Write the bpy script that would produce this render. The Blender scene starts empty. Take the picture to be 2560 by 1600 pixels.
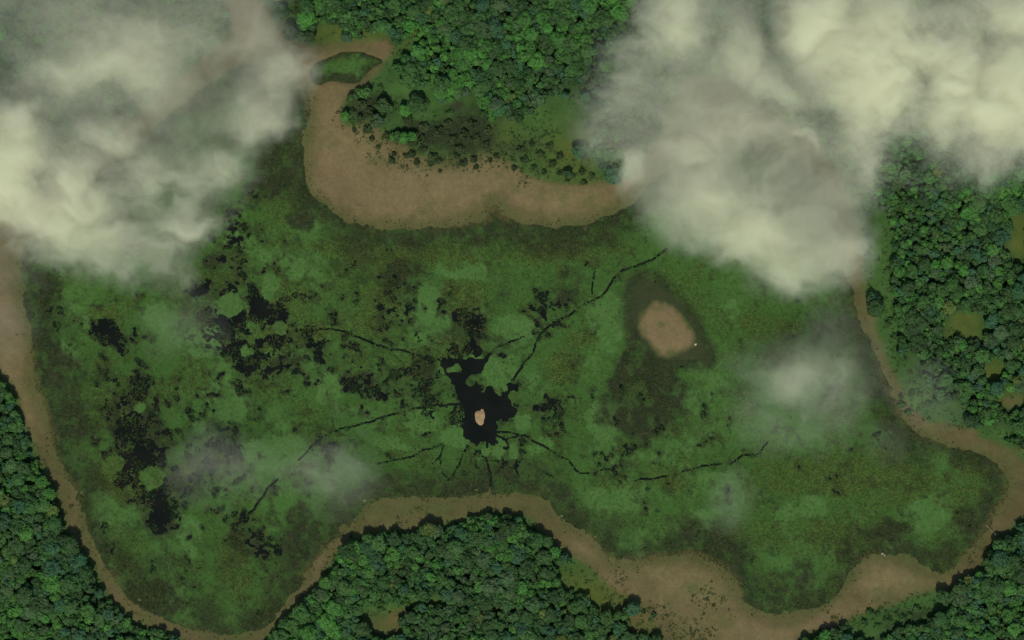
import bpy, math
import numpy as np
from collections import deque
from mathutils import Matrix, Vector

# ------------------------------------------------------------------ camera, sky, sun, exposure
scene = bpy.context.scene
coll = scene.collection
MPP = 0.5                       # metres of ground for each pixel of the 2560 x 1600 photograph
CAM_H = 3000.0
SUN_EL, SUN_AZ = 58.0, 186.0    # azimuth clockwise from north (picture top): the sun stands in the south

cam_d = bpy.data.cameras.new('camera')
cam = bpy.data.objects.new('camera', cam_d)
coll.objects.link(cam)
cam.location = (0, 0, CAM_H)
cam.rotation_euler = (0, 0, 0)
cam_d.sensor_width = 36.0
cam_d.lens = 36.0 * CAM_H / (2560 * MPP)
cam_d.clip_start = 10.0
cam_d.clip_end = 60000.0
scene.camera = cam

world = bpy.data.worlds.new('World')
scene.world = world
world.use_nodes = True
wn = world.node_tree.nodes
bg = wn['Background']
sky = wn.new('ShaderNodeTexSky')
sky.sky_type = 'NISHITA'
sky.sun_disc = False
sky.sun_elevation = math.radians(SUN_EL)
sky.sun_rotation = math.radians(SUN_AZ)
world.node_tree.links.new(sky.outputs['Color'], bg.inputs['Color'])
bg.inputs['Strength'].default_value = 0.11

sun_d = bpy.data.lights.new('sun', 'SUN')
sun_d.energy = 3.7
sun_d.angle = math.radians(0.53)
sun_d.color = (1.0, 0.94, 0.76)
sun = bpy.data.objects.new('sun', sun_d)
coll.objects.link(sun)
_az, _el = math.radians(SUN_AZ), math.radians(SUN_EL)
to_sun = Vector((math.sin(_az) * math.cos(_el), math.cos(_az) * math.cos(_el), math.sin(_el)))
sun.rotation_euler = to_sun.to_track_quat('Z', 'Y').to_euler()
sun.location = to_sun * 2000

vs = scene.view_settings
vs.view_transform = 'Standard'
vs.look = 'None'
vs.exposure = 0.0
vs.gamma = 1.0
vs.use_curve_mapping = False
cy = scene.cycles
cy.use_denoising = True
cy.max_bounces = 8
cy.diffuse_bounces = 2
cy.glossy_bounces = 2
cy.transmission_bounces = 2
cy.volume_bounces = 6
cy.transparent_max_bounces = 16
cy.caustics_reflective = False
cy.caustics_refractive = False

# ------------------------------------------------------------------ helpers: noise, outlines, fields
K = 2560.0 / 2419.0
rng = np.random.default_rng(11)
_TAB = [np.random.default_rng(100 + i).random((256, 256)) for i in range(24)]


def vnoise(x, y, t):
    x = np.asarray(x, float); y = np.asarray(y, float)
    xf = np.floor(x); yf = np.floor(y)
    xi = xf.astype(np.int64) & 255; yi = yf.astype(np.int64) & 255
    u = x - xf; v = y - yf
    u = u * u * (3 - 2 * u); v = v * v * (3 - 2 * v)
    T = _TAB[t % 24]
    x1 = (xi + 1) & 255; y1 = (yi + 1) & 255
    return (T[xi, yi] * (1 - u) + T[x1, yi] * u) * (1 - v) + (T[xi, y1] * (1 - u) + T[x1, y1] * u) * v


def fbm(x, y, size, octs=4, t=0, gain=0.5):
    """0..1 value noise; SIZE is the largest wavelength in pixels of the photograph."""
    s = 0.0; a = 1.0; n = 0.0
    c, sn = math.cos(0.6), math.sin(0.6)
    X = np.asarray(x, float) / size + 17.3; Y = np.asarray(y, float) / size + 9.1
    for o in range(octs):
        s = s + a * vnoise(X, Y, t + o); n += a
        a *= gain
        X, Y = (c * X - sn * Y) * 2.03 + 3.7, (sn * X + c * Y) * 2.03 + 1.9
    return s / n


def sstep(a, b, v):
    t = np.clip((v - a) / (b - a), 0, 1)
    return t * t * (3 - 2 * t)


def chaikin(p, it=2):
    p = np.asarray(p, float)
    for _ in range(it):
        q = np.roll(p, -1, 0)
        p = np.stack([0.75 * p + 0.25 * q, 0.25 * p + 0.75 * q], 1).reshape(-1, 2)
    return p


def sdf(px, py, poly):
    """signed distance in pixels, positive inside"""
    shp = px.shape
    x = px.ravel(); y = py.ravel()
    d2 = np.full(x.shape, 1e18); ins = np.zeros(x.shape, bool)
    n = len(poly)
    for i in range(n):
        ax, ay = poly[i]; bx, by = poly[(i + 1) % n]
        ex, ey = bx - ax, by - ay
        L = ex * ex + ey * ey + 1e-12
        t = np.clip(((x - ax) * ex + (y - ay) * ey) / L, 0, 1)
        d2 = np.minimum(d2, (x - ax - t * ex) ** 2 + (y - ay - t * ey) ** 2)
        if ay != by:
            c = ((ay > y) != (by > y)) & (x < (bx - ax) * (y - ay) / (by - ay) + ax)
            ins ^= c
    return np.where(ins, np.sqrt(d2), -np.sqrt(d2)).reshape(shp)


def linedist(px, py, line):
    d2 = np.full(px.shape, 1e18)
    for (ax, ay), (bx, by) in zip(line[:-1], line[1:]):
        ex, ey = bx - ax, by - ay
        L = ex * ex + ey * ey + 1e-9
        t = np.clip(((px - ax) * ex + (py - ay) * ey) / L, 0, 1)
        d2 = np.minimum(d2, (px - ax - t * ex) ** 2 + (py - ay - t * ey) ** 2)
    return np.sqrt(d2)


def blobs(px, py, lst, k=1.0):
    """strongest of a list of soft ellipses (x, y, rx, ry[, amp[, turn]])"""
    out = np.zeros(np.shape(px))
    for b in lst:
        x, y, rx, ry = [v * k for v in b[:4]]
        amp = b[4] if len(b) > 4 else 1.0
        a = math.radians(b[5]) if len(b) > 5 else 0.0
        dx = px - x; dy = py - y
        u = (dx * math.cos(a) + dy * math.sin(a)) / rx
        v = (-dx * math.sin(a) + dy * math.cos(a)) / ry
        out = np.maximum(out, amp * np.exp(-0.75 * (u * u + v * v)))
    return out


class Raster:
    """a coarse raster of a field that can be read anywhere"""
    X0, Y0, X1, Y1, S = -320, -320, 2880, 1920, 8.0

    def __init__(self, fn):
        gx = np.arange(self.X0, self.X1 + 1, self.S); gy = np.arange(self.Y0, self.Y1 + 1, self.S)
        X, Y = np.meshgrid(gx, gy)
        self.v = fn(X, Y); self.h, self.w = self.v.shape

    def __call__(self, x, y):
        u = np.clip((np.asarray(x, float) - self.X0) / self.S, 0, self.w - 1.001)
        v = np.clip((np.asarray(y, float) - self.Y0) / self.S, 0, self.h - 1.001)
        i = u.astype(int); j = v.astype(int); u = u - i; v = v - j
        V = self.v
        return (V[j, i] * (1 - u) + V[j, i + 1] * u) * (1 - v) + (V[j + 1, i] * (1 - u) + V[j + 1, i + 1] * u) * v


def wx(px): return (np.asarray(px, float) - 1280.0) * MPP
def wy(py): return (800.0 - np.asarray(py, float)) * MPP


def tag(o, label=None, cat=None, group=None, kind=None):
    if label: o['label'] = label
    if cat: o['category'] = cat
    if group: o['group'] = group
    if kind: o['kind'] = kind
    return o


def mesh_from(name, V, F, mat=None, attrs=None, smooth=False):
    """V (n,3), F (m,k) all faces with k corners, attrs {name: (n,4)}"""
    V = np.ascontiguousarray(V, np.float32); F = np.ascontiguousarray(F, np.int32)
    m = bpy.data.meshes.new(name)
    m.vertices.add(len(V)); m.vertices.foreach_set('co', V.ravel())
    k = F.shape[1]
    m.loops.add(F.size); m.loops.foreach_set('vertex_index', F.ravel())
    m.polygons.add(len(F)); m.polygons.foreach_set('loop_start', np.arange(0, F.size, k, dtype=np.int32))
    if smooth:
        m.polygons.foreach_set('use_smooth', np.ones(len(F), bool))
    for an, av in (attrs or {}).items():
        at = m.attributes.new(an, 'FLOAT_COLOR', 'POINT')
        at.data.foreach_set('color', np.ascontiguousarray(av, np.float32).ravel())
    if mat: m.materials.append(mat)
    m.update(calc_edges=True)
    return m


def obj(name, mesh, parent=None, loc=(0, 0, 0)):
    o = bpy.data.objects.new(name, mesh)
    coll.objects.link(o)
    o.parent = parent
    o.location = loc
    return o


def empty(name, loc):
    e = bpy.data.objects.new(name, None)
    e.empty_display_size = 1.0
    coll.objects.link(e)
    e.location = loc
    return e


# ------------------------------------------------------------------ outlines traced from the photograph (pixels)
LAKE = chaikin([
    (56, 667), (62, 720), (70, 780), (85, 868), (88, 938), (109, 1002), (127, 1062), (141, 1130), (170, 1183), (198, 1235), (215, 1295),
    (237, 1356), (261, 1412), (304, 1462), (339, 1507), (388, 1532), (456, 1560), (523, 1578), (579, 1582), (632, 1577), (661, 1564),
    (693, 1521), (739, 1465), (771, 1419), (802, 1377), (838, 1338), (866, 1312), (901, 1272), (930, 1243), (968, 1235), (1046, 1244),
    (1134, 1237), (1205, 1232), (1276, 1228), (1351, 1232), (1386, 1264), (1407, 1288), (1432, 1310), (1478, 1334), (1506, 1366),
    (1524, 1394), (1580, 1399), (1633, 1389), (1686, 1380), (1732, 1380), (1792, 1405), (1834, 1437), (1852, 1476), (1873, 1511),
    (1916, 1530), (1966, 1531), (2026, 1516), (2072, 1498), (2104, 1462), (2125, 1426), (2146, 1394), (2174, 1380), (2213, 1376),
    (2259, 1380), (2294, 1398), (2326, 1419), (2354, 1426), (2393, 1410), (2425, 1366), (2464, 1320), (2492, 1271), (2513, 1243),
    (2520, 1207), (2503, 1175), (2475, 1149), (2432, 1137), (2397, 1126), (2344, 1112), (2301, 1098), (2270, 1078), (2250, 1030),
    (2230, 984), (2212, 952), (2198, 907), (2181, 871), (2160, 843), (2146, 801), (2131, 762), (2126, 730), (2112, 692), (2100, 600),
    (2060, 480), (1990, 390), (1850, 345), (1720, 390), (1640, 450), (1585, 505), (1541, 540), (1498, 556), (1439, 570), (1379, 576),
    (1315, 566), (1275, 550), (1250, 548), (1238, 508), (1224, 546), (1204, 556), (1133, 570), (1063, 577), (992, 580), (904, 574),
    (851, 551), (816, 520), (781, 493), (760, 451), (754, 405), (755, 352), (757, 317), (772, 289), (768, 240), (740, 200), (690, 172),
    (610, 165), (520, 210), (400, 320), (260, 440), (120, 540), (60, 620)])

MUD_OUTER = chaikin([
    (0, 949), (21, 966), (46, 1002), (56, 1060), (88, 1119), (106, 1161), (134, 1207), (145, 1264), (166, 1320), (201, 1370), (233, 1409),
    (244, 1455), (283, 1493), (307, 1536), (339, 1564), (388, 1568), (434, 1585), (470, 1602), (520, 1690), (620, 1690), (675, 1592),
    (725, 1532), (749, 1504), (781, 1479), (810, 1447), (827, 1402), (852, 1373), (887, 1349), (933, 1334), (976, 1324), (1021, 1334),
    (1064, 1320), (1110, 1310), (1159, 1310), (1184, 1285), (1240, 1285), (1280, 1287), (1315, 1296), (1333, 1313), (1365, 1341),
    (1397, 1370), (1430, 1400), (1470, 1420), (1500, 1450), (1540, 1480), (1590, 1500), (1633, 1540), (1654, 1589), (1690, 1690),
    (1940, 1690), (1984, 1596), (2061, 1578), (2118, 1553), (2167, 1525), (2238, 1511), (2291, 1486), (2337, 1483), (2376, 1480),
    (2414, 1440), (2443, 1426), (2464, 1391), (2480, 1352), (2515, 1327), (2560, 1300), (2625, 1265), (2625, 1190), (2560, 1151),
    (2534, 1122), (2499, 1105), (2450, 1084), (2421, 1066), (2378, 1058), (2308, 1047), (2279, 1023), (2258, 977), (2237, 921),
    (2220, 878), (2198, 832), (2181, 780), (2167, 737), (2156, 674), (2152, 621), (2140, 520), (2090, 410), (2000, 310), (1880, 250),
    (1790, 180), (1700, 200), (1650, 330), (1600, 430), (1527, 450), (1477, 458), (1431, 455), (1386, 448), (1315, 433), (1280, 405),
    (1240, 380), (1204, 381), (1158, 409), (1109, 409), (1073, 405), (1028, 381), (1014, 352), (978, 352), (968, 338), (943, 310),
    (908, 310), (866, 315), (858, 282), (866, 254), (883, 233), (915, 212), (943, 187), (962, 165), (990, 135), (985, 109), (964, 92),
    (929, 92), (858, 97), (790, 110), (740, 100), (690, 60), (660, 10), (640, -60), (560, -60), (570, 20), (590, 90), (510, 130),
    (380, 250), (230, 390), (80, 480), (0, 540), (-70, 600), (-70, 900)])

POND = chaikin([(780, 165), (834, 143), (858, 132), (901, 132), (929, 143), (958, 153), (936, 162), (915, 180), (897, 205), (858, 206),
                (830, 196), (795, 212), (778, 195)])
ISLAND = chaikin([(1623, 763), (1649, 754), (1671, 763), (1695, 778), (1706, 794), (1721, 810), (1731, 831), (1735, 855), (1728, 870),
                  (1703, 880), (1680, 890), (1655, 892), (1636, 876), (1625, 857), (1612, 841), (1599, 823), (1597, 805), (1608, 780)])

ISLAND_RIM = chaikin([(1585, 705), (1612, 688), (1640, 700), (1672, 728), (1705, 768), (1738, 815), (1766, 866), (1778, 905), (1745, 905), (1700, 908),
                      (1650, 906), (1615, 880), (1588, 840), (1572, 790), (1570, 740)])


def _c(pts, x0, y0, s): return [(x0 + a * s, y0 + b * s) for a, b in pts]


POOL = chaikin(_c([
    (280, 210), (480, 200), (500, 240), (600, 230), (690, 240), (720, 170), (800, 200), (930, 230), (1000, 110), (1030, 140), (980, 230),
    (930, 330), (880, 440), (830, 430), (840, 520), (860, 600), (870, 680), (920, 710), (960, 640), (1010, 600), (1060, 640), (1080, 740),
    (1180, 770), (1260, 700), (1280, 620), (1240, 610), (1320, 560), (1400, 600), (1430, 680), (1330, 660), (1260, 780), (1310, 830),
    (1330, 900), (1420, 960), (1380, 1060), (1240, 1090), (1150, 1060), (1080, 1150), (1130, 1230), (1090, 1330), (1100, 1420),
    (1040, 1500), (990, 1400), (900, 1420), (830, 1420), (780, 1440), (690, 1410), (640, 1440), (620, 1340), (630, 1200), (620, 1100),
    (640, 960), (600, 830), (560, 770), (520, 640), (500, 560), (440, 500), (370, 430)], 1050, 860, 0.172), 1)
POOL_ISLES = [chaikin(_c(q, 1050, 860, 0.172), 1) for q in (
    [(690, 480), (760, 440), (830, 440), (840, 520), (800, 570), (740, 640), (680, 590), (655, 540)],
    [(370, 360), (480, 330), (540, 270), (600, 330), (615, 390), (540, 410), (400, 420)])]
ISLET = chaikin(_c([(810, 1010), (830, 980), (880, 975), (905, 940), (930, 990), (940, 1040), (920, 1100), (915, 1170), (880, 1195),
                    (830, 1170), (805, 1100)], 1050, 860, 0.172), 1)
ISLET = ISLET.mean(0) + (ISLET - ISLET.mean(0)) * 0.9

CREEKS = [   # (width, points)
    (5.5, [(770, 828), (800, 822), (830, 822), (866, 829), (901, 843), (940, 861), (978, 873), (1010, 875), (1045, 887), (1081, 898), (1112, 902)]),
    (3.0, [(978, 873), (992, 895), (1015, 920), (1030, 935)]),
    (5.0, [(1140, 1010), (1110, 1010), (1073, 1014), (1028, 1026), (975, 1037), (932, 1051), (887, 1062), (852, 1073), (810, 1091), (781, 1112), (760, 1140), (742, 1154)]),
    (5.0, [(1160, 1085), (1113, 1108), (1071, 1123), (1029, 1140), (985, 1150), (940, 1161)]),
    (4.5, [(1113, 1108), (1099, 1144), (1081, 1161), (1074, 1197)]),
    (4.0, [(1099, 1144), (1103, 1161), (1110, 1183), (1128, 1200)]),
    (5.0, [(1170, 1105), (1160, 1130), (1152, 1154), (1134, 1183), (1122, 1200)]),
    (6.0, [(1219, 1095), (1217, 1140), (1223, 1172), (1228, 1200), (1223, 1243)]),
    (4.5, [(1232, 1095), (1245, 1115), (1258, 1137), (1255, 1165), (1240, 1182)]),
    (5.0, [(1236, 1090), (1262, 1098), (1301, 1087)]),
    (4.5, [(1262, 1098), (1275, 1120), (1296, 1140), (1287, 1168), (1296, 1195)]),
    (5.5, [(1242, 1080), (1270, 1080), (1301, 1087), (1344, 1108), (1386, 1133), (1421, 1151), (1439, 1175), (1450, 1184), (1485, 1183), (1513, 1172), (1538, 1174), (1559, 1197), (1577, 1204), (1633, 1195), (1686, 1188), (1714, 1175), (1764, 1161), (1824, 1160), (1859, 1140), (1898, 1133), (1920, 1105)]),
    (3.5, [(1301, 1087), (1301, 1130), (1308, 1147), (1290, 1165)]),
    (3.0, [(1308, 1165), (1340, 1170), (1365, 1183), (1385, 1195)]),
    (6.5, [(1262, 965), (1284, 949), (1308, 914), (1333, 875), (1354, 836), (1379, 811)]),
    (6.0, [(1379, 811), (1421, 790), (1467, 755), (1506, 737), (1534, 695), (1562, 674), (1590, 663), (1632, 649), (1668, 621)]),
    (3.0, [(1481, 734), (1484, 700), (1486, 674)]),
    (4.0, [(1379, 811), (1350, 833), (1301, 843), (1270, 853), (1240, 872), (1222, 890)]),
    (9.0, [(693, 1200), (672, 1221), (640, 1262), (615, 1300)]),
    (3.0, [(1525, 1395), (1515, 1408), (1490, 1416), (1465, 1421)]),
]

WATER = [(560, 770, 34, 30), (540, 822, 30, 20), (575, 855, 18, 48), (600, 722, 32, 24), (640, 742, 40, 16), (520, 762, 22, 20), (650, 802, 28, 18),
         (632, 832, 28, 13), (592, 692, 18, 18), (545, 692, 18, 11), (472, 692, 14, 9, .8), (236, 790, 28, 26, .95), (262, 800, 22, 26, .9), (350, 925, 24, 24), (330, 905, 15, 12, .8),
         (296, 1000, 24, 40, .9), (332, 1080, 34, 46, .95), (255, 1085, 15, 13), (368, 1180, 22, 44, .9), (380, 1250, 18, 16, .7), (540, 1050, 28, 13, .8), (510, 1062, 12, 10, .8),
         (860, 912, 32, 24, .95), (905, 935, 36, 16, .8), (1312, 757, 26, 13), (1302, 962, 34, 20, .8), (1285, 925, 26, 18, .75), (765, 835, 18, 22, .85),
         (600, 1275, 22, 18, .75), (640, 1292, 25, 14, .7), (655, 1150, 13, 16, .7), (905, 745, 14, 10, .8), (1002, 815, 9, 12, .8), (935, 690, 22, 9, .75),
         (2085, 1022, 32, 8, .75, -8), (682, 652, 7, 22, .8, -30), (710, 705, 50, 8, .9, 12), (424, 1362, 5, 4, 1), (2222, 1178, 6, 4, 1), (575, 1225, 8, 14, .7), (450, 1130, 20, 26, .6),
         (880, 800, 6, 14, .85, 20), (905, 800, 16, 5, .8), (755, 1050, 30, 7, .7), (745, 1060, 16, 12, .7), (830, 860, 8, 14, .6), (1450, 1303, 12, 6, .9), (1020, 940, 18, 10, .7),
         (560, 530, 22, 9, .7), (545, 545, 10, 10, .7), (580, 560, 8, 16, .7, -30), (520, 610, 10, 9, .7), (720, 890, 6, 18, .6), (660, 870, 20, 6, .8), (1120, 765, 26, 18, .6), (1060, 745, 9, 14, .6)]
DARK = [(95, 740, 34, 90, 1.5), (120, 870, 40, 90, 1.5), (165, 990, 50, 60, 1.4), (640, 420, 50, 80, 1.4), (700, 525, 70, 46, 1.4), (860, 570, 150, 22, 1.4), (1420, 515, 70, 24, 1.4), (1250, 545, 80, 14, 1.3), (1505, 760, 30, 100, 1.5), (1545, 930, 60, 60, 1.4), (1860, 1370, 90, 50, 1.4), (2080, 1260, 110, 34, 1.4), (2010, 1300, 40, 50, 1.4), (690, 1290, 60, 80, 1.4), (1720, 1290, 110, 28, 1.4), (1130, 1155, 180, 20, 1.4), (1560, 888, 70, 26), (1500, 860, 30, 50, .9), (110, 780, 50, 140, .9), (140, 930, 60, 90, .9), (1000, 560, 260, 24, .9), (700, 500, 60, 90, .9), (640, 330, 50, 90, .9), (90, 720, 25, 60), (100, 800, 30, 70), (115, 870, 30, 60), (150, 960, 30, 50), (185, 1000, 40, 45, .8), (75, 655, 15, 25, .9), (228, 725, 20, 12), (245, 790, 42, 34), (345, 925, 36, 34),
        (310, 990, 55, 45), (250, 885, 25, 14, .8), (330, 1060, 55, 45), (370, 1150, 45, 70), (375, 1215, 32, 40), (590, 1275, 50, 40), (660, 1235, 60, 35), (705, 1285, 50, 70), (650, 1375, 35, 60),
        (560, 1260, 30, 25, .8), (665, 265, 25, 35), (640, 400, 40, 55), (680, 470, 40, 55), (720, 530, 60, 35), (800, 557, 80, 22), (900, 570, 80, 16), (1000, 562, 60, 14), (925, 640, 55, 28, .9),
        (722, 590, 18, 20, .9), (930, 690, 34, 20), (900, 745, 28, 22), (880, 900, 46, 32), (945, 905, 65, 38), (1005, 870, 40, 40, .9), (985, 930, 50, 26, .9), (1160, 525, 30, 20, .9), (1250, 543, 60, 13, .9),
        (1400, 522, 60, 20), (1450, 490, 30, 22), (1340, 645, 36, 24, .8), (1325, 700, 34, 32, .8), (1185, 705, 45, 30, .8), (1118, 775, 45, 35, .8), (1500, 715, 26, 66), (1508, 800, 24, 60), (1560, 872, 44, 26),
        (1640, 857, 50, 16), (1655, 790, 16, 50, .9, -28), (1500, 900, 80, 36, .9), (1520, 985, 50, 70), (1540, 940, 65, 46), (1400, 930, 44, 28, .8), (1290, 945, 56, 42), (1800, 720, 30, 30, .8), (1775, 830, 26, 34),
        (1795, 700, 30, 30, .8), (1930, 765, 28, 22), (1800, 800, 24, 26, .8), (2060, 925, 30, 30), (2085, 960, 30, 30), (2100, 1015, 46, 18), (2180, 1060, 60, 16, .7), (1650, 1250, 80, 22), (1750, 1300, 80, 28), (1850, 1360, 75, 40),
        (1920, 1400, 60, 34), (2035, 1240, 60, 40), (2005, 1300, 36, 46), (2100, 1265, 80, 24), (2180, 1285, 50, 28), (2300, 1225, 50, 40), (2340, 1180, 26, 46, .9), (1000, 1152, 100, 18), (1130, 1150, 100, 20),
        (1230, 1140, 80, 22), (1320, 1185, 50, 24), (1400, 1262, 34, 20, .8), (1120, 1110, 90, 26, .7), (1240, 1110, 60, 26, .7), (330, 1400, 60, 26, .8), (450, 1430, 70, 22, .8), (220, 1230, 16, 70, .8), (560, 780, 90, 60, .8),
        (600, 870, 60, 40, .7), (620, 720, 60, 40, .8), (760, 830, 40, 40, .8), (690, 860, 60, 30, .7), (1450, 960, 60, 60, .6), (560, 1080, 20, 20, .7), (545, 1050, 40, 26, .8), (470, 690, 28, 20, .8),
        (2010, 1330, 36, 30), (1900, 1440, 60, 20), (560, 590, 30, 20, .5), (500, 620, 20, 20, .6), (1330, 1170, 30, 20)]
OLIVE = [(700, 700, 60, 60), (740, 790, 60, 50), (540, 660, 45, 30, .7), (900, 720, 60, 45), (270, 1110, 40, 50), (300, 1160, 40, 40), (360, 1131, 30, 28), (940, 620, 90, 30), (2000, 1120, 200, 60), (2200, 1150, 130, 60),
         (1950, 1270, 130, 60), (800, 585, 200, 26), (1000, 600, 280, 36), (1300, 595, 170, 26), (1100, 700, 60, 46), (235, 745, 50, 24), (1330, 870, 50, 34), (620, 790, 50, 34), (1070, 830, 40, 30), (560, 610, 80, 36, .7),
         (480, 880, 60, 40, .6), (800, 690, 40, 30, .7), (1450, 1130, 60, 30, .6), (1600, 1130, 60, 30, .7), (2300, 1100, 50, 60), (1760, 760, 80, 50, .6), (1850, 800, 60, 60, .6), (350, 1420, 120, 40, .7), (550, 1330, 40, 60),
         (270, 950, 40, 50, .7), (230, 1000, 40, 40, .7), (640, 1000, 70, 40, .5), (1000, 830, 40, 26), (880, 760, 60, 40), (1380, 800, 50, 26)]
LIGHT = [(640, 680, 30, 33, 1.1), (542, 722, 38, 34, 1.1), (370, 740, 55, 40), (200, 770, 34, 36), (165, 850, 24, 40), (480, 810, 40, 40), (1020, 745, 95, 70), (1230, 767, 60, 22, 1.1), (1168, 880, 40, 42, 1.2), (1000, 1003, 40, 38, 1.1),
         (785, 910, 36, 42, 1.1), (690, 860, 60, 50, .8), (530, 960, 70, 55), (420, 970, 70, 50, .8), (640, 1065, 70, 40), (1425, 755, 48, 60), (1420, 1000, 80, 80, .7), (1330, 1050, 60, 40, .8), (1500, 1180, 110, 45, .8), (1720, 1155, 120, 46, .9),
         (1680, 1215, 100, 40, .9), (2180, 1200, 50, 46, 1.1), (1880, 1190, 80, 50, .7), (1080, 1035, 42, 30, 1.1), (960, 1050, 60, 30, .9), (440, 1240, 50, 60, .9), (300, 1335, 60, 50, .8), (240, 1180, 36, 60, .8), (1620, 930, 55, 40, .8),
         (1700, 735, 60, 60, .8), (640, 620, 60, 30, .8), (540, 570, 60, 26, .7), (1085, 655, 70, 20, .9), (720, 640, 60, 40, .6), (370, 1290, 30, 60, .7), (340, 900, 60, 34, .7), (1130, 640, 50, 22, .7), (1550, 1080, 100, 40, .6), (1010, 1060, 60, 30, .7),
         (1180, 1060, 20, 20, 1.1), (1215, 1065, 20, 24, 1.1), (1140, 1060, 16, 18, 1.), (1290, 1050, 26, 22, 1.), (1050, 700, 60, 30, .7), (160, 780, 20, 40, .6), (480, 1010, 40, 30, .7), (1250, 890, 30, 30, .7)]

D_LAKE = Raster(lambda X, Y: sdf(X, Y, LAKE))
D_MUD = Raster(lambda X, Y: sdf(X, Y, MUD_OUTER))


def d_isl(x, y): return sdf(np.asarray(x, float), np.asarray(y, float), ISLAND)


# clearings: (x, y, rx, ry, amp, turn) in photo pixels; 1 = grass without trees
CLEAR = [(1060, 370, 60, 50), (1330, 400, 70, 50), (1150, 390, 80, 40), (1460, 440, 60, 40), (1000, 240, 110, 46), (1090, 300, 180, 60), (1250, 340, 190, 60), (1400, 320, 90, 110), (1420, 400, 90, 60), (900, 270, 70, 60), (960, 180, 60, 70), (1020, 120, 40, 30, .8),
         (860, 84, 130, 20), (730, 40, 36, 60), (2195, 640, 36, 140), (2215, 800, 34, 110), (2290, 1000, 46, 70), (2370, 1030, 60, 34), (2270, 930, 34, 60), (2480, 1080, 60, 20), (2250, 1530, 120, 34), (2330, 1510, 60, 34), (2150, 1575, 60, 30),
         (1480, 1450, 80, 50), (1530, 1490, 100, 44), (1430, 1430, 40, 40), (1600, 1560, 60, 40), (965, 1530, 90, 30, 1.1, -10), (1010, 1510, 90, 20, 1.1, -12), (960, 1560, 50, 24), (1090, 1500, 30, 22),
         (2415, 815, 58, 44), (2485, 925, 40, 44), (2525, 1000, 40, 26), (2545, 590, 26, 70), (2525, 1335, 30, 20, .9), (2480, 1340, 24, 24), (820, 1430, 30, 60, .7), (880, 1345, 60, 20, .8), (1236, 1600 - 76, 22, 18)]
F_CLEAR = Raster(lambda X, Y: blobs(X, Y, CLEAR))
G_DARK = [(95, 740, 34, 90, 1.5), (120, 870, 40, 90, 1.5), (165, 990, 50, 60, 1.4), (640, 420, 50, 80, 1.4), (700, 525, 70, 46, 1.4), (860, 570, 150, 22, 1.4), (1420, 515, 70, 24, 1.4), (1250, 545, 80, 14, 1.3), (1505, 760, 30, 100, 1.5), (1545, 930, 60, 60, 1.4), (1860, 1370, 90, 50, 1.4), (2080, 1260, 110, 34, 1.4), (2010, 1300, 40, 50, 1.4), (690, 1290, 60, 80, 1.4), (1720, 1290, 110, 28, 1.4), (1130, 1155, 180, 20, 1.4), (1560, 888, 70, 26), (1500, 860, 30, 50, .9), (110, 780, 50, 140, .9), (140, 930, 60, 90, .9), (1000, 560, 260, 24, .9), (700, 500, 60, 90, .9), (640, 330, 50, 90, .9), (1150, 340, 90, 44), (1060, 330, 90, 40, .9), (925, 275, 56, 34), (1180, 300, 80, 40, .8), (1250, 370, 100, 40, .6), (880, 250, 34, 30, .6), (745, 30, 30, 50, .6), (2300, 1545, 80, 24, .6), (1130, 395, 80, 30, .5)]
G_LIGHT = [(1010, 225, 80, 34), (1130, 260, 90, 22), (1340, 290, 60, 40), (1310, 330, 60, 26, .8), (2200, 640, 40, 160, .8), (2225, 820, 34, 90, .9), (2295, 1000, 60, 60), (2500, 1090, 60, 22), (2300, 1500, 90, 26), (960, 1520, 80, 22),
           (1060, 1500, 90, 20), (1097, 1505, 22, 18, 1.2), (2480, 1340, 26, 24), (830, 1440, 22, 50), (890, 1450, 40, 40, .8), (1480, 1460, 60, 40, .6), (960, 170, 40, 30, .8), (860, 265, 24, 24, .6)]
G_OLIVE = [(2415, 815, 52, 38), (2485, 930, 36, 40), (2545, 590, 26, 66), (1480, 1480, 100, 50), (1560, 1560, 80, 50), (860, 84, 140, 22), (1420, 390, 70, 70, .8), (1240, 350, 80, 50, .6)]
G_BARE = [(980, 1560, 46, 22, .9), (1010, 1535, 60, 14, .9, -14), (2525, 1003, 30, 16, .9), (1237, 1522, 16, 14), (1600, 1540, 60, 50, .8), (1100, 410, 120, 20, .6)]


def forest_mask(x, y):
    n = fbm(x, y, 70, 5, 5, 0.65)
    return (D_MUD(x, y) < -7 - 24 * (n - 0.5)) & (F_CLEAR(x, y) + 1.3 * (n - 0.5) < 0.52)


# ------------------------------------------------------------------ materials
def nodemat(name):
    m = bpy.data.materials.new(name); m.use_nodes = True
    nt = m.node_tree
    b = nt.nodes['Principled BSDF']
    b.inputs['Roughness'].default_value = 0.9
    b.inputs['Specular IOR Level'].default_value = 0.15
    return m, nt, b


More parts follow.
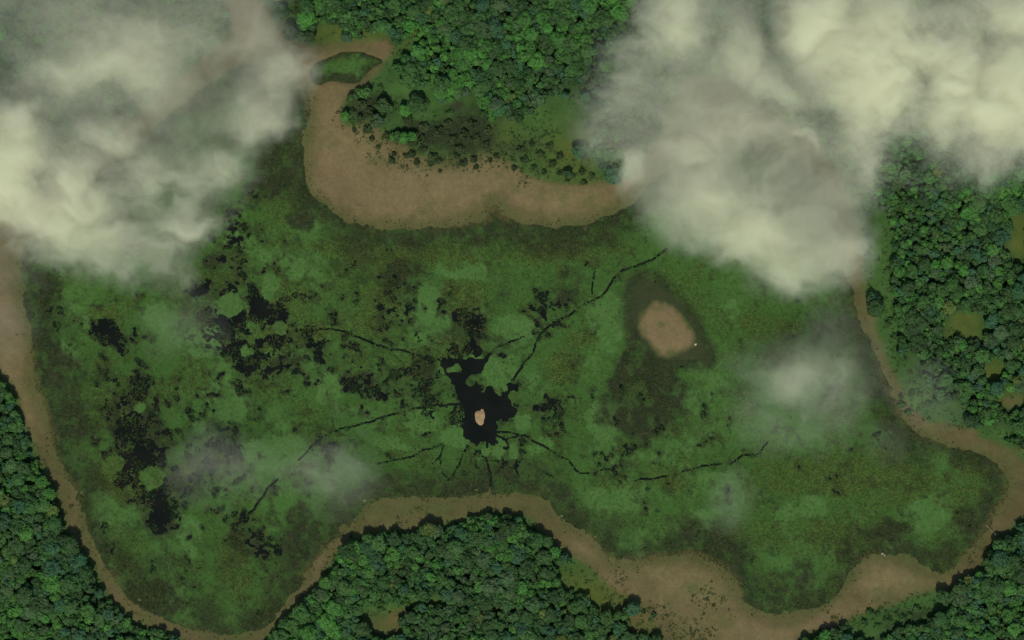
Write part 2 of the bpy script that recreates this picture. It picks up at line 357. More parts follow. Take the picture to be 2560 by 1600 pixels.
class NB:
    """small builder for node chains"""
    def __init__(self, nt): self.nt = nt; self.pos = None

    def position(self):
        if self.pos is None: self.pos = self.nt.nodes.new('ShaderNodeNewGeometry').outputs['Position']
        return self.pos

    def noise(self, scale, detail=4, rough=0.55, lo=0.3, hi=0.7):
        n = self.nt.nodes.new('ShaderNodeTexNoise'); n.inputs['Scale'].default_value = scale
        n.inputs['Detail'].default_value = detail; n.inputs['Roughness'].default_value = rough
        self.nt.links.new(self.position(), n.inputs['Vector'])
        r = self.nt.nodes.new('ShaderNodeMapRange')
        r.inputs['From Min'].default_value = lo; r.inputs['From Max'].default_value = hi
        self.nt.links.new(n.outputs['Fac'], r.inputs['Value'])
        return r.outputs['Result']

    def attr(self, name):
        a = self.nt.nodes.new('ShaderNodeAttribute'); a.attribute_name = name
        s = self.nt.nodes.new('ShaderNodeSeparateColor')
        self.nt.links.new(a.outputs['Color'], s.inputs['Color'])
        return [s.outputs[0], s.outputs[1], s.outputs[2], a.outputs['Alpha']], a.outputs['Color']

    def mix(self, fac, a, b, mode='MIX'):
        m = self.nt.nodes.new('ShaderNodeMix'); m.data_type = 'RGBA'; m.blend_type = mode
        for s, v in ((m.inputs[0], fac), (m.inputs[6], a), (m.inputs[7], b)):
            if isinstance(v, (int, float)): s.default_value = v
            elif isinstance(v, tuple): s.default_value = (*v, 1.0)
            else: self.nt.links.new(v, s)
        return m.outputs[2]

    def math(self, op, a, b):
        m = self.nt.nodes.new('ShaderNodeMath'); m.operation = op
        for s, v in ((m.inputs[0], a), (m.inputs[1], b)):
            if isinstance(v, (int, float)): s.default_value = v
            else: self.nt.links.new(v, s)
        return m.outputs[0]

    def range(self, v, lo, hi):
        m = self.nt.nodes.new('ShaderNodeMapRange')
        m.inputs['To Min'].default_value = lo; m.inputs['To Max'].default_value = hi
        self.nt.links.new(v, m.inputs['Value'])
        return m.outputs['Result']

    def bump(self, h, strength, dist):
        b = self.nt.nodes.new('ShaderNodeBump')
        b.inputs['Strength'].default_value = strength; b.inputs['Distance'].default_value = dist
        self.nt.links.new(h, b.inputs['Height'])
        return b.outputs['Normal']


def gray(nb, v):
    c = nb.nt.nodes.new('ShaderNodeCombineColor')
    for i in range(3): nb.nt.links.new(v, c.inputs[i])
    return c.outputs[0]


# marsh: cover = dark peat with painted bush shadows, bushy olive, smooth light, bare mud
MAT_MARSH, nt, bs = nodemat('marsh_plants_mat'); nb = NB(nt)
(cd, co_, cl, cm), _ = nb.attr('cover')
n_big = nb.noise(0.012, 4); n_mid = nb.noise(0.06, 4); n_fine = nb.noise(0.45, 5, 0.65)
n_fin2 = nb.noise(0.9, 3, 0.6)
base = nb.mix(n_big, (0.028, 0.073, 0.013), (0.039, 0.099, 0.021))
base = nb.mix(nb.math('MULTIPLY', n_mid, 0.5), base, (0.032, 0.064, 0.010))
light = nb.mix(n_mid, (0.041, 0.102, 0.021), (0.055, 0.120, 0.030))
olive = nb.mix(n_fine, (0.019, 0.045, 0.009), (0.049, 0.098, 0.019))
olive = nb.mix(nb.math('MULTIPLY', n_big, 0.12), olive, (0.066, 0.056, 0.016))
dark = nb.mix(n_mid, (0.011, 0.017, 0.007), (0.028, 0.031, 0.013))
dark = nb.mix(nb.math('MULTIPLY', n_fin2, 0.45), dark, (0.024, 0.042, 0.013))
c = nb.mix(cl, base, light)
c = nb.mix(co_, c, olive)
c = nb.mix(cd, c, dark)
c = nb.mix(cm, c, (0.085, 0.070, 0.025))
n_sp = nb.noise(0.22, 4, 0.6)
c = nb.mix(1.0, c, gray(nb, nb.range(n_sp, 0.80, 1.16)), 'MULTIPLY')
c = nb.mix(1.0, c, gray(nb, nb.range(n_fine, 0.78, 1.18)), 'MULTIPLY')
nt.links.new(c, bs.inputs['Base Color'])
nt.links.new(nb.bump(n_fine, 0.5, 0.5), bs.inputs['Normal'])

# ground: soil = mud light, mud dim, red mud, grass ; turf = light, dark, olive, bare
MAT_GROUND, nt, bs = nodemat('mud_and_turf'); nb = NB(nt)
(ml, md, mr, mg), _ = nb.attr('soil')
(tl, td, to, tb), _ = nb.attr('turf')
n_big = nb.noise(0.01, 5); n_mid = nb.noise(0.05, 5, 0.6); n_fine = nb.noise(0.35, 5, 0.65)
floor_ = nb.mix(n_mid, (0.018, 0.038, 0.013), (0.028, 0.056, 0.017))
turf = nb.mix(tl, floor_, nb.mix(n_mid, (0.030, 0.080, 0.014), (0.048, 0.105, 0.026)))
turf = nb.mix(to, turf, nb.mix(n_mid, (0.045, 0.072, 0.012), (0.072, 0.086, 0.018)))
turf = nb.mix(tb, turf, nb.mix(n_mid, (0.075, 0.066, 0.022), (0.098, 0.075, 0.030)))
turf = nb.mix(td, turf, nb.mix(n_mid, (0.013, 0.025, 0.009), (0.026, 0.034, 0.014)))
mud = nb.mix(n_mid, (0.112, 0.094, 0.040), (0.150, 0.122, 0.056))
mud = nb.mix(md, mud, nb.mix(n_mid, (0.046, 0.043, 0.016), (0.076, 0.065, 0.025)))
mud = nb.mix(nb.math('MULTIPLY', mr, nb.range(n_big, 0.4, 1.0)), mud, (0.142, 0.096, 0.056))
mud = nb.mix(nb.math('MULTIPLY', mg, nb.range(n_mid, 0.5, 1.0)), mud, (0.045, 0.070, 0.016))
n_pat = nb.noise(0.022, 6, 0.72)
n_gr = nb.noise(0.14, 5, 0.7)
mud = nb.mix(nb.math('MULTIPLY', n_pat, 0.30), mud, nb.mix(n_gr, (0.172, 0.128, 0.072), (0.094, 0.080, 0.036)))
mud = nb.mix(1.0, mud, gray(nb, nb.range(n_gr, 0.84, 1.13)), 'MULTIPLY')
c = nb.mix(ml, turf, mud)
c = nb.mix(1.0, c, gray(nb, nb.range(n_fine, 0.86, 1.13)), 'MULTIPLY')
nt.links.new(c, bs.inputs['Base Color'])
nt.links.new(nb.bump(n_fine, 0.35, 0.4), bs.inputs['Normal'])

# far forest ground (outside the picture)
MAT_FAR, nt, bs = nodemat('far_forest_cover'); nb = NB(nt)
n1 = nb.noise(0.08, 5, 0.7); n2 = nb.noise(0.004, 3)
c = nb.mix(n1, (0.008, 0.018, 0.006), (0.036, 0.075, 0.018))
c = nb.mix(nb.math('MULTIPLY', n2, 0.4), c, (0.030, 0.060, 0.020))
nt.links.new(c, bs.inputs['Base Color'])
nt.links.new(nb.bump(n1, 1.0, 6.0), bs.inputs['Normal'])

MAT_WATER, nt, bs = nodemat('dark_lake_water'); nb = NB(nt)
n1 = nb.noise(0.03, 3)
nt.links.new(nb.mix(n1, (0.0030, 0.0055, 0.0040), (0.0075, 0.0085, 0.0060)), bs.inputs['Base Color'])
bs.inputs['Roughness'].default_value = 0.12
bs.inputs['IOR'].default_value = 1.33
bs.inputs['Specular IOR Level'].default_value = 0.22
nt.links.new(nb.bump(nb.noise(0.8, 3), 0.12, 0.1), bs.inputs['Normal'])


def foliage_mat(name, source):
    m, nt, bs = nodemat(name); nb = NB(nt)
    if source == 'object':
        oi = nt.nodes.new('ShaderNodeObjectInfo'); col = oi.outputs['Color']
    else:
        a = nt.nodes.new('ShaderNodeAttribute'); a.attribute_name = 'tint'; col = a.outputs['Color']
    n1 = nb.noise(0.5, 4, 0.6)
    c = nb.mix(1.0, col, gray(nb, nb.range(n1, 0.74, 1.24)), 'MULTIPLY')
    nt.links.new(c, bs.inputs['Base Color'])
    bs.inputs['Roughness'].default_value = 0.7
    return m


MAT_LEAF = foliage_mat('tree_leaves', 'object')
MAT_LEAF_MASS = foliage_mat('forest_leaves', 'attr')
MAT_BARK, nt, bs = nodemat('bark'); nb = NB(nt)
nt.links.new(nb.mix(nb.noise(1.5, 4), (0.04, 0.03, 0.02), (0.10, 0.08, 0.055)), bs.inputs['Base Color'])
MAT_ROCK, nt, bs = nodemat('pale_rock'); nb = NB(nt)
nt.links.new(nb.mix(nb.noise(1.2, 5), (0.26, 0.24, 0.15), (0.46, 0.42, 0.28)), bs.inputs['Base Color'])
MAT_LOG, nt, bs = nodemat('bleached_wood'); nb = NB(nt)
nt.links.new(nb.mix(nb.noise(1.0, 4), (0.12, 0.10, 0.05), (0.19, 0.155, 0.085)), bs.inputs['Base Color'])
MAT_SAND, nt, bs = nodemat('islet_sand'); nb = NB(nt)
n1 = nb.noise(0.16, 5, 0.65)
nt.links.new(nb.mix(n1, (0.19, 0.140, 0.068), (0.33, 0.220, 0.128)), bs.inputs['Base Color'])
nt.links.new(nb.bump(n1, 0.5, 0.5), bs.inputs['Normal'])

CLOUD_DENSITY = 0.11
CLOUD_GAIN = 0.55
MAT_CLOUD = bpy.data.materials.new('cloud_vapour'); MAT_CLOUD.use_nodes = True
nt = MAT_CLOUD.node_tree
nt.nodes.remove(nt.nodes['Principled BSDF'])
pv = nt.nodes.new('ShaderNodeVolumePrincipled')
pv.inputs['Color'].default_value = (0.986, 0.993, 0.85, 1.0)
pv.inputs['Density'].default_value = CLOUD_DENSITY
pv.inputs['Anisotropy'].default_value = 0.1
nt.links.new(pv.outputs['Volume'], nt.nodes['Material Output'].inputs['Volume'])


# ------------------------------------------------------------------ the ground
def terrain_z(x, y):
    dl = D_LAKE(x, y); dm = D_MUD(x, y)
    n = fbm(x, y, 90, 4, 3)
    bank = 0.05 + 1.3 * sstep(0, 70, -dl) + 0.5 * (n - 0.5) * sstep(4, 30, -dl)
    bed = 0.05 - 2.2 * sstep(10, 42, dl)
    z = np.where(dl > 0, bed, bank)
    z = z + 1.2 * sstep(0, 50, -dm) + 0.6 * (n - 0.5) * sstep(0, 40, -dm)
    dp = sdf(x, y, POND)
    z = np.where(dp > -6, np.minimum(z, 0.30 - 1.6 * sstep(-6, 12, dp)), z)
    return z


TS = 6.0
gx = np.arange(-240, 2800 + 1, TS); gy = np.arange(-240, 1840 + 1, TS)
GX, GY = np.meshgrid(gx, gy)
GZ = terrain_z(GX, GY)
gdl = D_LAKE(GX, GY); gdm = D_MUD(GX, GY)
gn = fbm(GX, GY, 50, 4, 7); gn2 = fbm(GX, GY, 22, 3, 9)
# soil masks: bare mud, dimness (wet, olive), reddish soil, thin grass
edge = np.minimum(-gdl, gdm)
mudness = sstep(-10, 14, gdm + 26 * (gn - 0.5) + 10 * (gn2 - 0.5))
SANDY = [(1100, 470, 330, 60, 1.1), (1000, 480, 240, 75), (880, 400, 100, 100), (1340, 500, 180, 42), (830, 270, 40, 60, .7), (1760, 1470, 190, 60), (1950, 1570, 120, 60), (2220, 1450, 120, 45), (1640, 1430, 100, 40, .9),
         (1470, 1365, 40, 32, .9), (20, 880, 55, 190, .8), (80, 1010, 34, 60, .6), (1150, 490, 120, 40), (1820, 1570, 120, 50, .8), (2090, 1520, 110, 40, .8), (2440, 1110, 70, 20, .35, 25), (2185, 830, 20, 60, .5)]
RED = [(625, 40, 60, 60), (960, 115, 24, 18), (815, 250, 40, 50), (845, 320, 40, 30, .8), (1200, 440, 90, 26, .8), (1500, 475, 60, 22, .9), (2165, 720, 22, 100, .9), (2215, 920, 26, 80), (2260, 1030, 30, 40, .8), (100, 1000, 20, 60),
       (190, 1200, 16, 90, .9), (255, 1390, 26, 60), (330, 1510, 40, 40), (450, 1575, 60, 20), (690, 1540, 30, 50), (790, 1420, 24, 60), (850, 1350, 30, 26, .9), (1040, 1300, 60, 18, .7), (1250, 1255, 90, 10, .7), (1480, 1350, 40, 34),
       (2050, 1560, 60, 24, .8), (2500, 1310, 30, 20, .7), (2400, 1440, 60, 20, .6), (1720, 1520, 50, 40, .6), (1940, 1545, 60, 20, .5)]
GREENM = [(1070, 1280, 120, 24, .8), (1000, 1290, 60, 30, .8), (1250, 1270, 60, 14, .5), (1735, 1470, 26, 20), (1780, 1500, 60, 40, .45), (1700, 1575, 80, 34, .6), (860, 100, 70, 22, .7), (820, 105, 50, 20, .6), (1440, 1420, 50, 30, .9), (100, 1140, 20, 60, .5),
          (150, 1280, 20, 80, .6), (210, 1380, 20, 50, .5), (880, 1330, 40, 20, .7), (1340, 1290, 40, 24, .5), (1450, 445, 60, 16, .6), (1120, 415, 100, 16, .6), (960, 335, 60, 30, .5), (900, 560, 140, 12, .6), (770, 400, 16, 80, .6), (1850, 1590, 60, 20, .3), (2300, 1470, 60, 20, .5)]
gfr = fbm(GX, GY, 130, 6, 15, 0.66)
dim = np.clip(1.0 - 1.05 * blobs(GX, GY, SANDY) + 0.4 * (gn - 0.5) + 1.6 * (gfr - 0.5), 0, 1)
dim = np.maximum(dim, sstep(58, 6, -gdl + 34 * (gn2 - 0.5) + 50 * (gfr - 0.5)) * 0.97)
dim = np.maximum(dim, sstep(26, 0, gdm + 24 * (gn - 0.5)) * 0.7)
red = np.clip(blobs(GX, GY, RED) * (0.35 + 1.1 * gn), 0, 1) * 0.65
red = np.maximum(red, 0.45 * sstep(0.52, 0.66, fbm(GX, GY, 160, 5, 1, 0.62)))
grn = np.clip(blobs(GX, GY, GREENM) * (0.4 + 1.1 * gn2), 0, 1)
grn = np.maximum(grn, 0.75 * sstep(44, 4, -gdl + 34 * (gn - 0.5) + 60 * (gfr - 0.5)))
grn = np.maximum(grn, 0.6 * sstep(0.56, 0.70, fbm(GX, GY, 60, 5, 19, 0.7)))
grn = np.maximum(grn, np.clip(blobs(GX, GY, [(1080, 1272, 150, 26), (1290, 1262, 90, 14, .7), (960, 1290, 60, 40)]) * (0.6 + 0.6 * gn), 0, 1))
soil = np.stack([mudness, dim, red, grn], -1)
fm = forest_mask(GX, GY)
tl = np.clip(blobs(GX, GY, G_LIGHT) * (0.45 + 1.0 * gn), 0, 1)
gwx = GX + 60 * (gn - 0.5) + 24 * (gn2 - 0.5); gwy = GY + 60 * (fbm(GX, GY, 50, 4, 14) - 0.5) + 24 * (fbm(GX, GY, 22, 3, 2) - 0.5)
td = np.clip(sstep(0.25, 0.7, blobs(gwx, gwy, G_DARK) * (0.6 + 0.9 * gn)), 0, 1)
to = np.clip(blobs(GX, GY, G_OLIVE) * (0.5 + 0.9 * gn2), 0, 1)
tb = np.clip(blobs(GX, GY, G_BARE) * (0.4 + 1.2 * gn2), 0, 1)
cl = F_CLEAR(GX, GY)
tl = np.maximum(tl, sstep(0.35, 0.7, cl) * (0.35 + 0.5 * gn))
tl = np.maximum(tl, sstep(34, 4, -gdm + 20 * (gn - 0.5)) * 0.7)      # grassy verge between mud and trees
turf = np.stack([tl, td, to, tb], -1)

nx, ny = len(gx), len(gy)
cellx = 0.25 * (GX[:-1, :-1] + GX[1:, :-1] + GX[:-1, 1:] + GX[1:, 1:])
celly = 0.25 * (GY[:-1, :-1] + GY[1:, :-1] + GY[:-1, 1:] + GY[1:, 1:])
cdl = D_LAKE(cellx, celly)
cmud = 0.25 * (mudness[:-1, :-1] + mudness[1:, :-1] + mudness[:-1, 1:] + mudness[1:, 1:])
is_lake = cdl > 14
is_mud = ~is_lake & (cmud > 0.5)
in_bank = (cellx > 740) & (cellx < 1600) & (celly < 600) & (celly > 215)
in_head = (cellx > 700) & (cellx < 1010) & (celly <= 215) & (celly > 70)


def grid_object(name, cells, X, Y, Z, mat, attrs, loc=(0, 0, 0), smooth=True):
    rows, cols = X.shape
    j, i = np.nonzero(cells)
    a = j * cols + i
    F = np.stack([a, a + cols, a + cols + 1, a + 1], 1)     # y grows downwards in the picture
    used, inv = np.unique(F, return_inverse=True)
    V = np.stack([wx(X).ravel()[used] - loc[0], wy(Y).ravel()[used] - loc[1], Z.ravel()[used] - loc[2]], 1)
    at = {k: v.reshape(-1, 4)[used] for k, v in attrs.items()}
    return obj(name, mesh_from(name, V, inv.reshape(-1, 4), mat, at, smooth), None, loc)


gat = {'soil': soil, 'turf': turf}
tag(grid_object('lake_bed', is_lake, GX, GY, GZ, MAT_GROUND, gat), kind='structure')
tag(grid_object('sandbank', is_mud & (in_bank | in_head), GX, GY, GZ, MAT_GROUND, gat), kind='structure',
    label='broad tan sandbank on the north shore of the lake')
tag(grid_object('mud_shore', is_mud & ~(in_bank | in_head), GX, GY, GZ, MAT_GROUND, gat), kind='structure',
    label='brown muddy shore strip winding round the lake')
tag(grid_object('forest_ground', ~is_lake & ~is_mud, GX, GY, GZ, MAT_GROUND, gat), kind='structure',
    label='shaded ground with grassy clearings around the lake')
# country beyond the picture, out to the horizon: a frame of four sheets a little below the ground sheet's edge
R0x0, R0x1, R0y0, R0y1 = wx(-240) + 2, wx(2800) - 2, wy(1840) + 2, wy(-240) - 2
B = 25000.0
fv = [(-B, -B), (B, -B), (B, B), (-B, B), (R0x0, R0y0), (R0x1, R0y0), (R0x1, R0y1), (R0x0, R0y1)]
far = mesh_from('ground', [(a, b, 1.3) for a, b in fv], [(0, 1, 5, 4), (1, 2, 6, 5), (2, 3, 7, 6), (3, 0, 4, 7)], MAT_FAR)
tag(obj('ground', far), kind='structure', label='wooded land stretching away beyond the lake')

# ------------------------------------------------------------------ the lake: water sheet and plant mats
wc = (cdl > -8)
WZ = np.zeros_like(GZ)
tag(grid_object('lake_water', wc, GX, GY, WZ, MAT_WATER, {}), kind='structure', label='still dark brown water of the lake')
# water of the little pond in the sandbank
pm = sdf(cellx, celly, POND) > -4
tag(grid_object('pond_water', pm & ~wc, GX, GY, WZ + 0.02, MAT_WATER, {}), kind='structure', label='dark water of the small pond')

MS = 3.0
mx = np.arange(30, 2550, MS); my = np.arange(120, 1600, MS)
MX, MY = np.meshgrid(mx, my)
mdl = D_LAKE(MX, MY)
inside = mdl > -30
n25 = fbm(MX, MY, 42, 4, 1, 0.6); n8 = fbm(MX, MY, 11, 2, 4); n60 = fbm(MX, MY, 130, 4, 12)
# open water where f > 0
WXm = MX + 46 * (fbm(MX, MY, 64, 3, 16) - 0.5) + 20 * (fbm(MX, MY, 18, 2, 10) - 0.5)
WYm = MY + 46 * (fbm(MX, MY, 64, 3, 19) - 0.5) + 20 * (fbm(MX, MY, 18, 2, 7) - 0.5)
n16 = fbm(MX, MY, 24, 3, 17)
nfr = fbm(MX, MY, 150, 6, 3, 0.68)
nfr2 = fbm(MX, MY, 120, 6, 13, 0.68)
nl = fbm(MX, MY, 40, 4, 20, 0.80)
nl2 = fbm(MX, MY, 30, 4, 9, 0.7)
bw = blobs(WXm, WYm, WATER, K)
f = np.full(MX.shape, -30.0)
# plates of plants parted by narrow leads of open water
def worley(x, y, size, seed):
    r = np.random.default_rng(seed); J = r.random((128, 128, 2))
    u = x / size; v = y / size
    iu = np.floor(u).astype(int); iv = np.floor(v).astype(int)
    f1 = np.full(x.shape, 9.0); f2 = np.full(x.shape, 9.0)
    for a in (-1, 0, 1):
        for b in (-1, 0, 1):
            ju = (iu + a) & 127; jv = (iv + b) & 127
            d = np.hypot(iu + a + J[ju, jv, 0] - u, iv + b + J[ju, jv, 1] - v)
            f2 = np.minimum(np.maximum(f1, d), f2); f1 = np.minimum(f1, d)
    return (f2 - f1) * size, f1 * size


_wx = MX + 16 * (n16 - 0.5) + 12 * (n8 - 0.5); _wy = MY + 16 * (fbm(MX, MY, 24, 3, 11) - 0.5) + 12 * (fbm(MX, MY, 11, 2, 6) - 0.5)
gap, _ = worley(_wx, _wy, 37.0, 5)
gap2, _ = worley(_wx, _wy, 21.0, 8)
PLATES = [(1125, 1010, 95, 95, 1.0), (1085, 860, 60, 46, .95), (1175, 880, 46, 46, .75), (1205, 1085, 70, 40, .9), (1015, 960, 40, 60, .8), (590, 780, 110, 80, 1.15), (620, 860, 90, 50, .9), (640, 730, 80, 50, .95), (345, 925, 44, 38, 1.0), (300, 1000, 60, 60, .95),
          (250, 795, 55, 45, 1.0), (340, 1080, 65, 65, 1.0), (370, 1180, 50, 65, .95), (900, 915, 90, 50, .95), (760, 830, 50, 50, .8), (1310, 745, 60, 36, .8), (1290, 940, 60, 48, .9), (540, 1055, 60, 40, .75), (610, 1280, 70, 46, .75),
          (560, 540, 60, 40, .75), (910, 740, 60, 36, .8), (930, 685, 50, 26, .7), (1000, 805, 40, 30, .7), (470, 690, 40, 26, .7), (1120, 770, 50, 36, .75), (560, 640, 80, 40, .6), (700, 900, 60, 40, .6), (470, 900, 60, 40, .55), (820, 850, 60, 30, .6), (750, 1060, 40, 20, .7)]
pl = blobs(WXm, WYm, PLATES, K)
wet = 0.62 * bw + 0.30 * np.minimum(pl, 1.0) + 1.1 * (nfr - 0.5) + 2.9 * (nl - 0.5)
f = np.maximum(f, (wet - 0.64) * 16 - 40 * (1 - sstep(0.10, 0.28, np.maximum(pl, bw))) - 60 * (1 - sstep(24, 60, mdl)))
FLECK = [(760, 780, 330, 130), (420, 1000, 260, 200, .9), (560, 560, 120, 60, .9), (560, 1230, 200, 110, .8), (1150, 740, 200, 90, .7), (1000, 900, 160, 100), (1250, 1000, 120, 120, .8), (1500, 1000, 160, 120, .5), (2000, 1100, 200, 100, .4)]
fk = blobs(MX, MY, FLECK, K)
f = np.maximum(f, (nl2 + 0.14 * fk + 0.20 * (nfr - 0.5) - 0.775) * 42)
lead = 6.0 * sstep(0.35, 1.0, pl) * sstep(0.36, 0.62, nfr)
f = np.maximum(f, np.where(pl > 0.3, np.minimum(lead - gap, 8), -20))
f = np.maximum(f, np.where(pl > 0.45, np.minimum(4.0 * sstep(.5, 1., pl) * sstep(0.46, 0.62, nfr) - gap2, 6), -20))
m_ = (MX > 1080) & (MX < 1310) & (MY > 860) & (MY < 1130)
fp = np.full(MX.shape, -1e3)
fp[m_] = sdf(MX[m_], MY[m_], POOL)
fp = fp + 9 * (n8 - 0.5) + 7 * (n25 - 0.5)
f = np.maximum(f, fp)
for w, line in CREEKS:
    ln = np.array(line, float)
    bb = (MX > ln[:, 0].min() - 30) & (MX < ln[:, 0].max() + 30) & (MY > ln[:, 1].min() - 30) & (MY < ln[:, 1].max() + 30)
    jx = MX[bb] + 9 * (fbm(MX[bb], MY[bb], 26, 2, 15) - 0.5); jy = MY[bb] + 9 * (fbm(MX[bb], MY[bb], 26, 2, 18) - 0.5)
    d = linedist(jx, jy, line)
    f[bb] = np.maximum(f[bb], 0.17 * w * (0.3 + 1.3 * n25[bb] + 0.4 * n8[bb]) + 0.85 - d)
PADF = [(1168, 880, 30, 32), (1195, 915, 18, 18), (640, 680, 28, 32), (542, 722, 34, 30), (600, 780, 18, 20), (585, 830, 12, 12), (660, 775, 20, 16), (360, 1131, 28, 26), (270, 1100, 22, 24), (1215, 768, 42, 18), (330, 960, 14, 12), (1235, 1000, 18, 18), (1180, 1062, 12, 16), (1213, 1068, 12, 20), (1150, 1062, 10, 12), (1080, 1030, 34, 22)]
pf = blobs(MX + 34 * (nl2 - 0.5) + 16 * (n8 - 0.5), MY + 40 * (nl - 0.5), PADF, K) + 0.4 * (nl2 - 0.5)
f = np.where(fp < -3, np.minimum(f, (0.45 - pf) * 26), f)
for q in POOL_ISLES:
    fi = np.full(MX.shape, -1e3); fi[m_] = sdf(MX[m_], MY[m_], q) + 5 * (n8[m_] - 0.5)
    f = np.minimum(f, -fi)
# the lake's rim and the sand island bound the mat too
f = np.maximum(f, -(mdl + 5 + 26 * (nl - 0.5) + 12 * (n25 - 0.5)))
mi = (MX > 1520) & (MX < 1820) & (MY > 640) & (MY < 950)
fi = np.full(MX.shape, -1e3); fi[mi] = sdf(MX[mi], MY[mi], ISLAND_RIM)
disl = fi.copy()
f = np.maximum(f, fi - 7 + 8 * (n25 - 0.5))
mp = (MX > 740) & (MX < 1000) & (MY > 110) & (MY < 240)
fpond = np.full(MX.shape, -1e3); fpond[mp] = sdf(MX[mp], MY[mp], POND)
f[mp] = np.where(fpond[mp] > -14, -(fpond[mp] + 5 + 9 * (n25[mp] - 0.5)), f[mp])

keepv = f < 0
kc = keepv[:-1, :-1].astype(int) + keepv[1:, :-1] + keepv[:-1, 1:] + keepv[1:, 1:]
cells = (kc >= 2) & (f[:-1, :-1] + f[1:, :-1] + f[:-1, 1:] + f[1:, 1:] < 0)
# slide the mat's rim vertices onto the outline so that it is not stair-stepped
fy, fx = np.gradient(f, MS)
g2 = fx * fx + fy * fy + 1e-6
st = np.where(keepv, 0, np.clip(f / np.sqrt(g2), 0, 0.95 * MS))
PX = MX - st * fx / np.sqrt(g2); PY = MY - st * fy / np.sqrt(g2)
# covers
bd = blobs(WXm, WYm, DARK, K); bo = blobs(WXm, WYm, OLIVE, K); bl = blobs(WXm, WYm, LIGHT, K)
dk = sstep(0.18, 0.62, bd * 0.62 + 2.4 * (nfr - 0.5) * sstep(0.05, 0.35, bd) + 0.25 * (n16 - 0.5))
dk = np.maximum(dk, 0.95 * sstep(0.22, 0.60, wet) * sstep(0.08, 0.3, np.maximum(pl, bw)))
dk = np.maximum(dk, 0.65 * sstep(0.56, 0.70, nfr))
dk = np.maximum(dk, 0.6 * sstep(0.52, 0.64, nl2 + 0.09 * fk - 0.05))
rim = sstep(92, 18, mdl + 190 * (nfr2 - 0.5) + 20 * (n25 - 0.5))
dk = np.maximum(dk, 0.9 * rim)
dk = np.maximum(dk, 0.95 * sstep(40, 6, mdl + 60 * (nl - 0.5) + 60 * (nfr2 - 0.5)))
dk = np.maximum(dk, 0.9 * sstep(-34, -6, disl + 14 * (n25 - 0.5)))
dk = np.maximum(dk, 0.85 * np.where(fpond > -8, sstep(22, 4, fpond + 14 * (n25 - 0.5)), 0))
ol = sstep(0.25, 0.8, bo * 0.9 + 1.3 * (0.5 - nfr2))
ol = np.maximum(ol, 0.55 * sstep(0.52, 0.68, fbm(MX, MY, 70, 4, 20)))
lt = sstep(0.36, 0.56, bl * 0.85 + 1.7 * (nfr2 - 0.5))
PADS = [(1168, 880, 34, 36), (1195, 915, 22, 22), (1080, 1030, 38, 26), (1005, 1000, 36, 34), (1100, 985, 16, 26), (1180, 1062, 14, 18), (1213, 1068, 14, 22), (1150, 1062, 12, 14), (1288, 1048, 26, 20), (1260, 1065, 18, 12), (1235, 1000, 22, 22), (640, 680, 30, 34), (542, 722, 38, 34),
        (600, 780, 20, 22), (620, 760, 16, 16), (585, 830, 14, 14), (660, 775, 22, 18), (640, 830, 18, 14), (505, 790, 26, 30), (360, 1131, 30, 28), (270, 1100, 26, 28), (1215, 768, 46, 20), (330, 960, 16, 14), (690, 700, 24, 20), (1060, 860, 24, 20), (1120, 850, 22, 16)]
pad = sstep(0.42, 0.62, blobs(MX + 34 * (nl2 - 0.5) + 16 * (n8 - 0.5), MY + 40 * (nl - 0.5), PADS, K) + 0.5 * (nl2 - 0.5))
lt = np.maximum(lt, 0.6 * sstep(0.55, 0.66, nfr2))
lt = np.maximum(lt, pad)
dk = dk * (1 - 0.92 * pad)
ol = ol * (1 - 0.85 * lt * (bl > bo))
bush_shade = sstep(0.56, 0.74, 0.6 * n16 + 0.4 * fbm(MX, MY, 9, 2, 14)) * (1 - 0.75 * lt)  # shadows of the marsh bushes, painted as dark specks into the cover
dk = np.maximum(dk, 0.75 * bush_shade * (0.35 + 0.65 * ol))
dk = dk * (1 - 0.45 * sstep(0.52, 0.70, n16))
mdm = np.clip(0.7 * sstep(16, -2, mdl + 22 * (n25 - 0.5)) * sstep(0.4, 0.75, n60), 0, 1)
mdm = np.where(fpond > -12, 0, mdm)
dk = np.where(fpond > -12, 0.95 * sstep(24, 3, fpond + 30 * (n25 - 0.5) + 70 * (nl - 0.5)), dk)
cover = np.stack([dk, ol, lt, mdm], -1)
rn = rng.random(MX.shape)
rn2 = fbm(MX, MY, 9, 2, 22)
rough = 0.10 + 0.95 * ol + 0.75 * dk + 0.15 * (1 - lt)
MZ = 0.22 + rough * (0.75 * rn2 + 0.55 * (rn - 0.3)) * sstep(2, -8, f)
MZ = np.maximum(MZ, 0.12)

# split the mat into its floating pieces
H_, W_ = cells.shape
lab = np.zeros(cells.shape, np.int32)
comps = []
todo = cells.copy()
js, is_ = np.nonzero(cells)
for j0, i0 in zip(js.tolist(), is_.tolist()):
    if lab[j0, i0]: continue
    n = len(comps) + 1
    lab[j0, i0] = n
    dq = deque([(j0, i0)]); lst = []
    while dq:
        j, i = dq.popleft(); lst.append((j, i))
        for jj, ii in ((j - 1, i), (j + 1, i), (j, i - 1), (j, i + 1)):
            if 0 <= jj < H_ and 0 <= ii < W_ and cells[jj, ii] and not lab[jj, ii]:
                lab[jj, ii] = n; dq.append((jj, ii))
    comps.append(lst)
order = sorted(range(len(comps)), key=lambda k: -len(comps[k]))


def compass(dx, dy):
    a = math.degrees(math.atan2(dx, -dy)) % 360
    return ['north', 'north-east', 'east', 'south-east', 'south', 'south-west', 'west', 'north-west'][int((a + 22.5) // 45) % 8]


